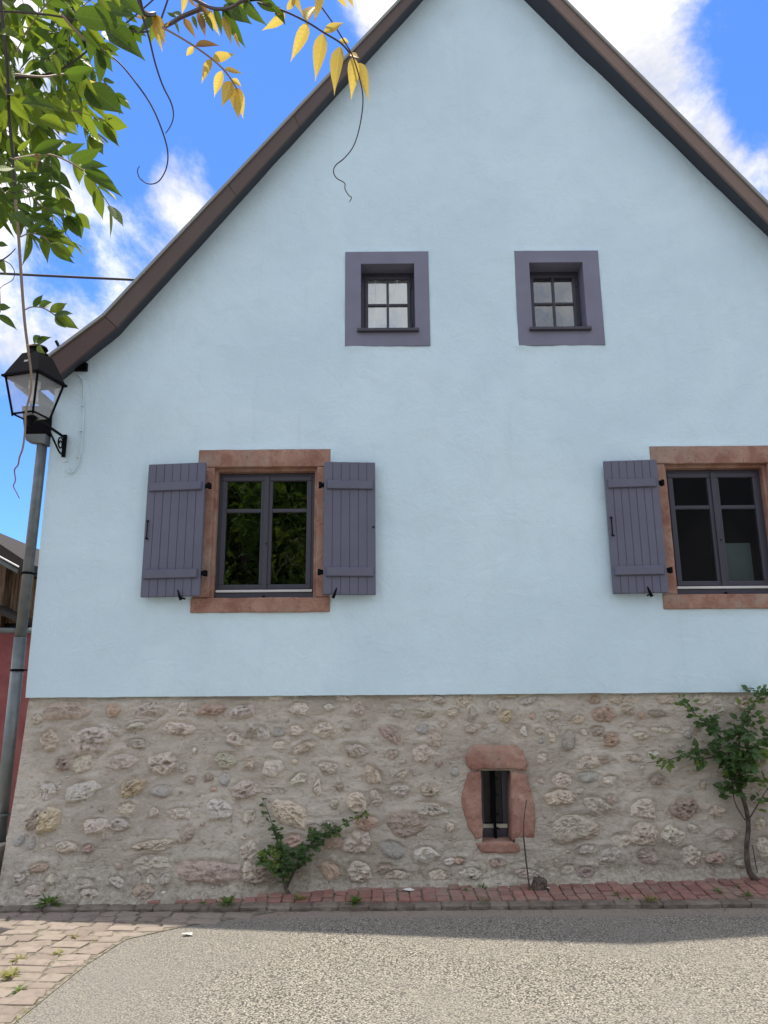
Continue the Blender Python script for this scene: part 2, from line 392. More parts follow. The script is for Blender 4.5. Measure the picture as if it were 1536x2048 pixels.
# foot of the wall in plan and the batter of the stone base
BX = [-3.6, -2.9, -1.8, -1.37, -.85, -.22, .51, 1.75, 3.2, 6]; BY = [-.46, -.46, -.44, -.385, -.28, -.18, -.15, -.095, .0, .0]
ZTOP, ZBOT = 1.595, .06
PSL = .10                                      # the pavement climbs gently to the wall
def pave_z(y): return KZ+PSL*max(0, y-KY1)
def foot(x): return float(np.interp(x, BX, BY))
def base_y(x, z):
    t = min(1, max(0, (ZTOP-z)/(ZTOP-ZBOT)))
    return .052+(foot(x)-.052)*t**1.35-.022*min(1, t*12)*(1-t)
def surf(px, py):                              # point on the stone base under a photo pixel
    Y = 0.0
    for _ in range(12):
        p = at(px, py, Y); Y = base_y(p.x, p.z)
    return p

# brick-red pavement between kerb and wall
pave = kind(G().put([(-9, KY1-.01, KZ-.012), (9, KY1-.01, KZ-.012), (9, .4, pave_z(.4)-.012), (-9, .4, pave_z(.4)-.012)], [(0, 1, 2, 3)]).obj('pavement', 'joint'), 'structure')
bs = [sett_mesh('paving_stone', 'brick_sett', .10, .10, .05, 60+i, .13, .008) for i in range(12)]
x = -1.95
while x < 5.0:
    w_ = rnd.uniform(.088, .118); y = KY1+.006
    while True:
        d = rnd.choice((.075, .085, .10, .115, .135))
        if y+d*.6 > foot(x)-.03: break
        o = ob('paving_stone', bs[rnd.randrange(12)], pave)
        o.matrix_world = Matrix.Translation((x+w_/2+rnd.uniform(-.005, .005), y+d/2, pave_z(y+d/2)-.047+rnd.uniform(-.004, .005))) @ Matrix.Rotation(rnd.uniform(-.06, .06), 4, 'Z') @ Matrix.Rotation(math.atan(PSL)+rnd.uniform(-.025, .025), 4, 'X') @ Matrix.Rotation(rnd.uniform(-.02, .02), 4, 'Y') @ Matrix.Diagonal((w_*.95/.10, d*.95/.10, 1, 1))
        y += d
    x += w_

# old setts at the left of the road
strip = []
edge = [(-.64, -.85), (-.80, -1.10), (-1.0, -1.45), (-1.3, -1.78), (-1.8, -1.86), (-2.7, -1.90), (-4.2, -1.95)]
vsl = [(-5.2, e[0], .004) for e in edge]+[(e[1]+.02, e[0], .004) for e in reversed(edge)]
cob = kind(fixn_o := mk('sett_paving', vsl, [tuple(range(len(vsl)))], 'joint'), 'structure')
cs = [sett_mesh('sett', 'road_sett', .24, .15, .05, 90+i, .26, .020) for i in range(16)]
y = -.66; row = 0
while y > -4.0:
    d = rnd.uniform(.10, .14)
    xe = np.interp(-(y-d/2), [-e[0] for e in edge], [e[1] for e in edge])
    x = xe
    while x > -4.6:
        L = rnd.uniform(.13, .25)
        o = ob('sett', cs[rnd.randrange(16)], cob)
        yy = y-d/2+.05*math.sin(x*1.9)+rnd.uniform(-.012, .012)
        o.matrix_world = Matrix.Translation((x-L/2, yy, -.036+rnd.uniform(-.006, .004))) @ Matrix.Rotation(rnd.uniform(-.2, .2), 4, 'Z') @ Matrix.Rotation(rnd.uniform(-.03, .03), 4, 'X') @ Matrix.Rotation(rnd.uniform(-.02, .02), 4, 'Y') @ Matrix.Diagonal((L*1.0/.24, d*1.02/.15, 1, 1))
        x -= L
    y -= d

# =================================================================== the house
house = tag(empty('house'), 'pale blue plastered gable house on a rubble stone base', 'house')
house.location = (0, 0, 0)
XL, XR = -3.19, 5.37
# window openings in the plaster (x0,x1,z0,z1)
W1 = (-1.60, -.63, 2.46, 3.70); W2 = (2.66, 3.63, 2.46, 3.70)
U1 = (-.215, .325, 5.10, 5.83); U2 = (1.485, 2.025, 5.10, 5.83)
HOLES = [(-1.66, -.57, 2.40, 3.76), (2.60, 3.69, 2.40, 3.76), (-.30, .41, 5.0, 5.90), (1.40, 2.11, 5.0, 5.90)]
# gable line
P = lambda x, y, Y=0.0: at(x, y, Y)
def line(p, q): s = (q.z-p.z)/(q.x-p.x); return s, p.z-s*p.x
kink = P(240, 669); eave = P(121, 763)
sL, cL = line(kink, P(846, 0)); sE, cE = line(eave, kink)
sR, cR = line(P(1045, 0), P(1500, 438))
def gable(x):
    return min(sL*x+cL if x > kink.x else sE*x+cE, sR*x+cR)
EDGES = [(-1.755, -.505, 2.33, 3.872), (2.53, 3.78, 2.33, 3.872), (-.372, .47, 4.93, 5.965), (1.34, 2.19, 4.925, 5.96)]
def wavy(x, z):
    y = .012*vnoise(x*.9, z*.9, 3.1)+.008*vnoise(x*2.6, z*2.6, 9.4)+.003*vnoise(x*7, z*7, 1.4)
    for (a, b, c, d) in EDGES:                       # the plaster is worked up against the surrounds by hand
        q = max(a-x, x-b, c-z, z-d)
        if q < -.0015: y += .05
        elif q < .2: y -= (.009+.012*vnoise(x*9, z*9, 7.7))*math.exp(-(q/.04)**2)
    return y
xs = sorted(set([round(v, 4) for v in np.arange(XL, XR+.001, .06)]+[XR, round(kink.x, 4)]+[h[i] for h in HOLES for i in (0, 1)]+[round(e[i]+k*o, 4) for e in EDGES for i, k in ((0, -1), (1, 1)) for o in (-.003, .001, .02, .045, .075)]))
zs = sorted(set([round(v, 4) for v in np.arange(1.59, 9.9, .06)]+[h[i] for h in HOLES for i in (2, 3)]+[round(e[i]+k*o, 4) for e in EDGES for i, k in ((2, -1), (3, 1)) for o in (-.003, .001, .02, .045, .075)]))
idx = {}; vs = []; fs = []
def gv(i, j):
    if (i, j) not in idx:
        x_, z_ = xs[i], zs[j]
        if j == 0: z_ += .004*vnoise(x_*3, 0, 1)+.003*vnoise(x_*11, 0, 5)
        idx[i, j] = len(vs); vs.append((x_, wavy(x_, z_), z_))
    return idx[i, j]
for i in range(len(xs)-1):
    for j in range(len(zs)-1):
        cx, cz = (xs[i]+xs[i+1])/2, (zs[j]+zs[j+1])/2
        if any(h[0] < cx < h[1] and h[2] < cz < h[3] for h in HOLES): continue
        if zs[j] > gable(cx)+.25: continue
        fs.append((gv(i, j), gv(i+1, j), gv(i+1, j+1), gv(i, j+1)))
me = mesh('plaster_wall', vs, fs, 'blue_plaster', True)
bm = bmesh.new(); bm.from_mesh(me)
ext = .03
for (s, c) in ((sL, cL), (sR, cR)):
    n = Vector((-s, 0, 1)).normalized()
    gs = set(f for f in bm.faces if f.calc_center_median().x > kink.x-.001)
    for f in list(gs): gs.update(f.edges); gs.update(f.verts)
    bmesh.ops.bisect_plane(bm, geom=list(gs), plane_co=(0, 0, c+ext), plane_no=n, clear_outer=True)
n = Vector((-sE, 0, 1)).normalized()
sel = [f for f in bm.faces if f.calc_center_median().x < kink.x+.001 and f.calc_center_median().z > 4.2]
gs = set(sel)
for f in sel: gs.update(f.edges); gs.update(f.verts)
bmesh.ops.bisect_plane(bm, geom=list(gs), plane_co=(0, 0, cE+ext), plane_no=n, clear_outer=True)
# returns: bottom lip and side walls
def extr(sel, vec):
    r = bmesh.ops.extrude_edge_only(bm, edges=sel)
    for v in r['geom']:
        if isinstance(v, bmesh.types.BMVert): v.co += Vector(vec)
bot = [e for e in bm.edges if e.is_boundary and all(v.co.z < 1.61 for v in e.verts)]
extr(bot, (0, .09, .0))
lef = [e for e in bm.edges if e.is_boundary and all(v.co.x < XL+.001 for v in e.verts)]
extr(lef, (0, 8.0, 0))
rig = [e for e in bm.edges if e.is_boundary and all(v.co.x > XR-.001 for v in e.verts)]
extr(rig, (0, 8.0, 0))
bmesh.ops.recalc_face_normals(bm, faces=bm.faces)
for f in bm.faces:
    if abs(f.normal.y) < .6: f.smooth = False
    for e in f.edges:
        if len(e.link_faces) == 2 and e.calc_face_angle(0) > .7: e.smooth = False
bm.to_mesh(me); bm.free()
ob('plaster_wall', me, house)
G().put([(XL, 8, 0), (XR, 8, 0), (XR, 8, 4.6), (1.09, 8, 9.9), (XL, 8, 4.6)], [(0, 1, 2, 3, 4)]).obj('rear_wall', 'blue_plaster', house)
# dark inside: floor levels keep the rooms apart
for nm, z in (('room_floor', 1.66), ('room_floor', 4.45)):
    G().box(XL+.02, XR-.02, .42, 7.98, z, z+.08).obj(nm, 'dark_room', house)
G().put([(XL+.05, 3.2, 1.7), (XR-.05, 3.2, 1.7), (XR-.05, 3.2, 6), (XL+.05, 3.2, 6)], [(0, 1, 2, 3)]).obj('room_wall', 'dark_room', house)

# ---- roof with verge boards and soffits
OH = -.22
roof = empty('roof'); roof.parent = house
ridge_x = (cR-cL)/(sL-sR); ridge_z = sL*ridge_x+cL
bl = line(P(233, 654, OH), P(664, 179, OH)); tl = line(P(209.5, 633, OH), P(760, 47, OH))
br = line(P(1097.7, 0, OH), P(1536, 443, OH)); tr_ = line(P(1124, 0, OH), P(1536, 413, OH))
be = line(P(112, 755, OH), P(233, 654, OH)); te = line(P(100, 715, OH), P(209.5, 633, OH))
def cross(a, b): x = (b[1]-a[1])/(a[0]-b[0]); return x, a[0]*x+a[1]
rb, rt = cross(bl, br), cross(tl, tr_)
kb, kt = cross(bl, be), cross(tl, te)
xe_b, xe_t = -3.20, -3.30
eb, et = (xe_b, be[0]*xe_b+be[1]), (xe_t, te[0]*xe_t+te[1])
xr_b, xr_t = 5.62, 5.72
qb, qt = (xr_b, br[0]*xr_b+br[1]), (xr_t, tr_[0]*xr_t+tr_[1])
lerp = lambda a, b, t: (a[0]+(b[0]-a[0])*t, a[1]+(b[1]-a[1])*t)
def board(name, b0, t0, b1, t1, m, y0=OH, y1=OH+.03):
    s0 = [(b0[0], y0, b0[1]), (b0[0], y1, b0[1]), (t0[0], y1, t0[1]), (t0[0], y0, t0[1])]
    s1 = [(b1[0], y0, b1[1]), (b1[0], y1, b1[1]), (t1[0], y1, t1[1]), (t1[0], y0, t1[1])]
    return ob(name, bev(G().loft(s0, s1).mesh(name, m), .003, 1), roof)
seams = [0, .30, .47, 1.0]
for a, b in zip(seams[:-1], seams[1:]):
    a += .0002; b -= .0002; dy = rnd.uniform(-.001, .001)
    board('verge_board', lerp(kb, rb, a), lerp(kt, rt, a), lerp(kb, rb, b), lerp(kt, rt, b), 'verge_shaded', OH+dy)  # left boards: same brown paint, their dimmer light put into a darker colour
board('verge_board', eb, et, lerp(eb, kb, .998), lerp(et, kt, .998), 'eave_brown')
for a, b in zip([0, .62], [.62, 1]):
    a += .0002; b -= .0002; dy = rnd.uniform(-.001, .001)
    board('verge_board', lerp(rb, qb, a), lerp(rt, qt, a), lerp(rb, qb, b), lerp(rt, qt, b), 'verge_brown', OH+dy)
# soffits: from the foot of each verge board back to the wall head (gently uneven plaster line)
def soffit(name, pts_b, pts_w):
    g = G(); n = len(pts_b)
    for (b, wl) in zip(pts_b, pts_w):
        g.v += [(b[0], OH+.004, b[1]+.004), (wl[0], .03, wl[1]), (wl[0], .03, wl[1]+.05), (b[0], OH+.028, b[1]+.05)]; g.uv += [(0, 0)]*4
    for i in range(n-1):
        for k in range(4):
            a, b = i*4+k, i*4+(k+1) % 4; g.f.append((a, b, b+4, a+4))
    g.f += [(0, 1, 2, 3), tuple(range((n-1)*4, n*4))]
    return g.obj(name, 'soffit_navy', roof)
def wl(x, side):
    z = (sL*x+cL) if side == 'L' else (sR*x+cR)
    return z+(.012*vnoise(x*1.1, 2.2, side == 'L')+.006*vnoise(x*3.1, 5.2, 1))
nn = 40
soffit('soffit', [lerp(kb, rb, i/nn) for i in range(nn+1)], [(kink.x+(ridge_x-kink.x)*i/nn, wl(kink.x+(ridge_x-kink.x)*i/nn, 'L') if i else kink.z) for i in range(nn+1)])
soffit('soffit', [lerp(rb, qb, i/nn) for i in range(nn+1)], [(ridge_x+(xr_b-ridge_x)*i/nn, wl(ridge_x+(xr_b-ridge_x)*i/nn, 'R')) for i in range(nn+1)])
soffit('soffit', [eb, kb], [(XL-.03, sE*(XL-.03)+cE), (kink.x, kink.z)])
# roof covering and its thin metal edge
def slab(name, a, b, m, y0, y1, t0, t1):
    d = Vector((b[0]-a[0], b[1]-a[1])).normalized(); nrm = (-d.y, d.x) if d.x*1 > 0 else (d.y, -d.x)
    q = lambda p, t: (p[0]+nrm[0]*t, p[1]+nrm[1]*t)
    s = [q(a, t0), q(b, t0), q(b, t1), q(a, t1)]
    return G().loft([(u, y0, v) for u, v in s], [(u, y1, v) for u, v in s]).obj(name, m, roof)
et2 = (et[0]-.05, te[0]*(et[0]-.05)+te[1])
slab('roof_slope', kt, rt, 'roof_tile', OH+.02, 8.3, .0, .035); slab('roof_slope', rt, qt, 'roof_tile', OH+.02, 8.3, .0, .035); slab('roof_slope', et2, kt, 'roof_tile', OH+.02, 8.3, .0, .035)
slab('verge_trim', kt, rt, 'edge_metal', OH-.018, OH+.018, .004, .030); slab('verge_trim', rt, qt, 'edge_metal', OH-.018, OH+.018, .004, .030); slab('verge_trim', et2, kt, 'edge_metal', OH-.018, OH+.018, .004, .030)
hk0, hk1 = P(122, 702, .1), P(112, 682, .1)
G().tube([hk0+Vector((.02, 0, -.12)), hk0, hk1], .016, 6).tube([hk0+Vector((-.02, 0, 0)), hk0+Vector((-.03, 0, .09))], .003, 4).obj('roof_hook', 'iron', roof)

# ---- gutter and downpipe on the left flank
gut = empty('gutter'); gut.parent = house
gz = et[1]-.12; gx = -3.42
prof = [(gx+.075*math.cos(a), gz+.075*math.sin(a)) for a in np.linspace(math.pi, 2*math.pi, 10)]
prof += [(gx+.068*math.cos(a), gz+.068*math.sin(a)) for a in np.linspace(2*math.pi, math.pi, 10)]
G().loft([(u, -.20, v) for u, v in prof], [(u, 8.1, v) for u, v in prof]).obj('gutter_trough', 'zinc', gut)
G().loft([(gx+.075*math.cos(a), -.203, gz+.075*math.sin(a)) for a in np.linspace(math.pi, 2*math.pi, 10)], [(gx+.075*math.cos(a), -.196, gz+.075*math.sin(a)) for a in np.linspace(math.pi, 2*math.pi, 10)]).obj('gutter_end', 'zinc', gut)
pipe = G().tube([(-3.262, 0, 3.97), (-3.266, 0, 3.5), (-3.285, 0, 2.1)], .048, 14).obj('downpipe', 'zinc', house, True)
G().tube([(-3.285, 0, 2.12), (-3.295, 0, .35)], .054, 14).obj('lower_pipe', 'zinc', pipe, True)
for z in (2.70, 1.83, .62): G().tube([(-3.285, 0, z-.010), (-3.285, 0, z+.010)], .058, 14).tube([(-3.24, 0, z), (-3.17, .03, z)], .007, 6).obj('pipe_clip', 'iron' if z > 1 else 'zinc', pipe)
ob('hopper', bev(G().loft([(-3.45, -.10, 4.30), (-3.20, -.10, 4.30), (-3.20, .10, 4.30), (-3.45, .10, 4.30)], [(-3.41, -.075, 4.03), (-3.20, -.075, 4.03), (-3.20, .075, 4.03), (-3.41, .075, 4.03)]).mesh('hopper', 'iron'), .008, 2), pipe)  # near-black metal paints the eave shade onto a zinc hopper
ob('hopper_spout', bev(G().loft([(-3.405, -.070, 4.029), (-3.205, -.070, 4.029), (-3.205, .070, 4.029), (-3.405, .070, 4.029)], [(-3.40, -.055, 3.97), (-3.21, -.055, 3.93), (-3.21, .055, 3.93), (-3.40, .055, 3.97)]).mesh('hopper_spout', 'zinc'), .008, 2), pipe)

# ---- ground floor windows: sandstone surrounds, casements, shutters
def rough_block(name, x0, x1, y0, y1, z0, z1, m, parent, b=.010, amp=.004, seed=0):
    me = G().box(x0, x1, y0, y1, z0, z1).mesh(name, m)
    bm = bmesh.new(); bm.from_mesh(me)
    L = [e for e in bm.edges if e.calc_length() > .25]
    bmesh.ops.subdivide_edges(bm, edges=L, cuts=9, use_grid_fill=True)
    for v in bm.verts:
        q = v.co*7
        v.co += Vector((vnoise(q.x, q.z, seed+1.3), vnoise(q.x, q.z, seed+5.1)*.6, vnoise(q.x, q.z, seed+9.7)))*amp
    bm.to_mesh(me); bm.free()
    bev(me, b, 2)
    return ob(name, me, parent)
def bars(x0, x1, z0, z1, t, y0, y1, g=None):   # rectangular ring of four bars
    g = g or G()
    g.box(x0, x1, y0, y1, z0, z0+t).box(x0, x1, y0, y1, z1-t, z1)
    g.box(x0, x0+t, y0+.001, y1-.001, z0+t, z1-t).box(x1-t, x1, y0+.001, y1-.001, z0+t, z1-t)
    return g
def casement_window(x0, x1, z0, z1, y, lx0, lx1, sx0, sx1, seed, gm):
    s = empty('window_surround'); s.parent = house
    rough_block('lintel', lx0, lx1, -.020, .30, z1, z1+.172, 'red_sandstone', s, .010, .005, seed)
    rough_block('sill', sx0, sx1, -.026, .30, z0-.135, z0, 'red_sandstone', s, .012, .006, seed+3)
    rough_block('jamb', lx0, x0, -.016, .30, z0+.002, z1-.002, 'red_sandstone', s, .010, .004, seed+6)
    rough_block('jamb', x1, lx1, -.016, .30, z0+.002, z1-.002, 'red_sandstone', s, .010, .004, seed+8)
    for nm, a in (('rebate', (x0-.01, x0+.026, .035, .28, z0+.004, z1-.004)), ('rebate', (x1-.026, x1+.01, .035, .28, z0+.004, z1-.004)), ('rebate', (x0+.02, x1-.02, .036, .28, z1-.030, z1+.01))):
        rough_block(nm, *a, 'red_sandstone', s, .006, .003, seed+11)
    a0, a1, b0, b1 = x0+.027, x1-.027, z0+.004, z1-.032
    win = bars(a0, a1, b0, b1, .038, y-.01, y+.07).obj('window', 'window_paint', house)
    bev(win.data, .004, 2)
    bbox('bottom_rail', a0+.002, a1-.002, y-.035, y-.011, b0, b0+.05, 'window_paint', win)
    bbox('weather_bar', a0+.012, a1-.012, y-.045, y-.012, b0+.056, b0+.080, 'white_metal', win, .006)
    mx = (a0+a1)/2; ib = b0+.085
    for (c0, c1) in ((a0+.03, mx-.008), (mx+.008, a1-.03)):
        c = bars(c0, c1, ib, b1-.03, .046, y-.022, y+.025).obj('casement', 'window_paint', win); bev(c.data, .007, 2)
        zb = ib+(b1-ib)*.655
        bbox('glazing_bar', c0+.045, c1-.045, y-.018, y+.02, zb, zb+.036, 'window_paint', win, .008)
        G().box(c0+.04, c1-.04, y+.001, y+.006, ib+.04, zb+.01).obj('pane', gm, win)
        G().box(c0+.04, c1-.04, y+.001, y+.006, zb+.02, b1-.07).obj('pane', gm, win)
    bbox('meeting_post', mx-.022, mx+.022, y-.038, y-.0225, ib-.004, b1-.03, 'window_paint', win, .006)
    G().tube([(mx+.01, y-.046, ib+.43), (mx+.01, y-.036, ib+.43)], .007, 8).obj('keyhole', 'iron', win)
    G().tube([(mx, y-.05, b0+.004), (mx, y-.034, b0+.014)], .016, 8).obj('stop_knob', 'iron', win)
    return win
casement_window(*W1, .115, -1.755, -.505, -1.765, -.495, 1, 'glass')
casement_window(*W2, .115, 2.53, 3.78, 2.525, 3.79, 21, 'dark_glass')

def shutter(hx, hy, fx, fy, z0, z1, n, seed, mirror):
    W = math.hypot(fx-hx, fy-hy); ang = math.atan2(fy-hy, fx-hx)
    H = z1-z0; T = .030
    M = Matrix.Translation((hx, hy, z0)) @ Matrix.Rotation(ang, 4, 'Z')
    if fx < hx:                                   # local +y must still face the street
        sgn = 1
    else: sgn = -1
    def put(name, me, par): return ob(name, me, par, M)
    r = random.Random(seed)
    def yb(a, b): return (min(a*sgn, b*sgn), max(a*sgn, b*sgn))
    s = ob('shutter', bev(G().box(0, W, *yb(-T*.5, T*.30), 0, H).mesh('shutter', 'shutter_paint'), .003, 1), house, M)
    def sub(name, me):
        o = ob(name, me, s); return o
    pw = W/n
    for i in range(n):
        d = r.uniform(-.0012, .0012)
        sub('plank', bev(G().box(i*pw+.0012, (i+1)*pw-.0012, *yb(T*.31, T*.66+d), .002+r.uniform(0, .002), H-.002).mesh('plank', 'shutter_paint'), .0042, 2))
    for zf in (.165, .82):
        zc = H*zf; h = .046
        y0, y1 = T*.67, T*.67+.026
        A = [(.022, zc-h), (W-.018, zc-h), (W-.018, zc+h), (.022, zc+h)]
        k = .012
        B = [(.022+k, zc-h+k*.6), (W-.018-k, zc-h+k*.6), (W-.018-k, zc+h-k), (.022+k, zc+h-k)]
        sub('batten', bev(G().loft([(u, y0*sgn, v) for u, v in A], [(u, y1*sgn, v) for u, v in B]).mesh('batten', 'shutter_paint'), .003, 1))
        g = G().box(-.045, .03, *yb(-.004, .004), zc-.022, zc+.022).box(-.050, -.022, *yb(-.03, .028), zc-.026, zc+.026)
        sub('hinge', bev(g.mesh('hinge', 'iron'), .003, 1))
    xx = W-.03 if mirror else W-.02
    if mirror:
        g = G().tube([(xx, (T*.7+.012)*sgn, H*.43), (xx, (T*.7+.012)*sgn, H*.56)], .005, 6).tube([(xx-.012, T*.7*sgn, H*.56), (xx+.012, (T*.7+.012)*sgn, H*.565)], .006, 6).tube([(xx-.015, (T*.7+.01)*sgn, H*.425), (xx+.012, (T*.7+.014)*sgn, H*.432)], .007, 6)
        sub('latch', g.mesh('latch', 'iron'))
    else:
        sub('latch', G().tube([(xx, T*.6*sgn, H*.5), (xx, (T*.7+.012)*sgn, H*.5)], .009, 8).mesh('latch', 'iron'))
    cx = .17 if mirror else .10                       # wall catch that holds the shutter open
    g = G().tube([(cx, .14*-sgn*.5, -.012), (cx, .05*sgn, -.012)], .008, 6).tube([(cx-.012, .048*sgn, -.035), (cx, .05*sgn, -.01), (cx+.022, .052*sgn, .055)], [.016, .014, .006], 6)
    sub('shutter_catch', g.mesh('shutter_catch', 'iron'))
    return s
shutter(-1.655, -.115, -2.205, -.055, 2.465, 3.715, 7, 1, True)
shutter(-.555, -.105, -.080, -.065, 2.47, 3.715, 6, 2, False)
shutter(2.55, -.105, 2.065, -.060, 2.462, 3.712, 7, 3, True)
shutter(3.735, -.105, 4.215, -.065, 2.465, 3.715, 6, 4, False)

# ---- attic windows with flat painted surrounds
def attic_window(o, ox0, ox1, oz0, oz1, seed, gm):
    x0, x1, z0, z1 = o
    yf, yk = -.016, .26
    O = [(ox0, oz0), (ox1, oz0), (ox1, oz1), (ox0, oz1)]; I = [(x0, z0), (x1, z0), (x1, z1), (x0, z1)]
    g = G(); g.v = [(u, yf, v) for u, v in O]+[(u, yf, v) for u, v in I]+[(u, .03, v) for u, v in O]+[(u, yk, v) for u, v in I]; g.uv = [(0, 0)]*16
    for k in range(4): q = (k+1) % 4; g.f += [(k, q, 4+q, 4+k), (k, q, 8+q, 8+k), (4+k, 4+q, 12+q, 12+k)]
    g.obj('window_surround', 'mauve_paint', house)
    y = .175
    win = bars(x0, x1, z0, z1, .034, y-.005, y+.06).obj('window', 'window_paint', house); bev(win.data, .004, 2)
    c0, c1, d0, d1 = x0+.036, x1-.036, z0+.036, z1-.036
    bev(bars(c0, c1, d0, d1, .034, y-.018, y+.03).obj('casement', 'window_paint', win).data, .006, 2)
    mx, mz = (c0+c1)/2, d0+(d1-d0)*.505
    bbox('glazing_bar', mx-.013, mx+.013, y-.014, y+.02, d0+.033, d1-.033, 'window_paint', win, .006)
    for (e0, e1) in ((c0+.033, mx-.0135), (mx+.0135, c1-.033)):
        bbox('glazing_bar', e0, e1, y-.013, y+.02, mz-.013, mz+.013, 'window_paint', win, .006)
        G().box(e0-.004, e1+.004, y+.003, y+.007, d0+.03, mz-.010).obj('pane', gm, win)
        G().box(e0-.004, e1+.004, y+.003, y+.007, mz+.010, d1-.03).obj('pane', gm, win)
    bbox('window_ledge', x0-.035, x1+.035, -.055, .15, z0-.026, z0+.006, 'window_paint', win, .006)
    for zf in (.2, .8): G().tube([(x1-.03, y-.022, z0+(z1-z0)*zf-.03), (x1-.03, y-.022, z0+(z1-z0)*zf+.03)], .007, 8).obj('hinge', 'window_paint', win)
attic_window(U1, -.372, .470, 4.930, 5.965, 1, 'attic_glass')
attic_window(U2, 1.340, 2.190, 4.925, 5.960, 2, 'attic_glass_dark')
def curtain(x0, x1, z0, z1, y, seed):
    vs, fs = [], []; nx, nz = 60, 12; r = random.Random(seed)
    for j in range(nz+1):
        for i in range(nx+1):
            u = i/nx; v = j/nz
            vs.append((x0+(x1-x0)*u, y+.012*math.sin(u*34+seed)+.010*math.sin(u*13+2*v)-.03*v*v*abs(u-.5), z0+(z1-z0)*v))
    for j in range(nz):
        for i in range(nx): a = j*(nx+1)+i; fs.append((a, a+1, a+nx+2, a+nx+1))
    o = mk('curtain', vs, fs, 'curtain_cloth', None, True)
    md = o.modifiers.new('thickness', 'SOLIDIFY'); md.thickness = .003
    return o
tag(curtain(-.24, .35, 5.05, 5.84,   .205, 1), 'white cloth curtain behind the left small attic window', 'curtain')
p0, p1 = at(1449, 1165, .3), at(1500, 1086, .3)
tag(bbox('board', p0.x, p1.x, .30, .315, p0.z-.1, p1.z, 'reflection_board', None, .003), 'added pale grey-green board standing in for a reflection low in the right casement of the cropped window', 'board')  # board added in place of a pale reflection in the pane

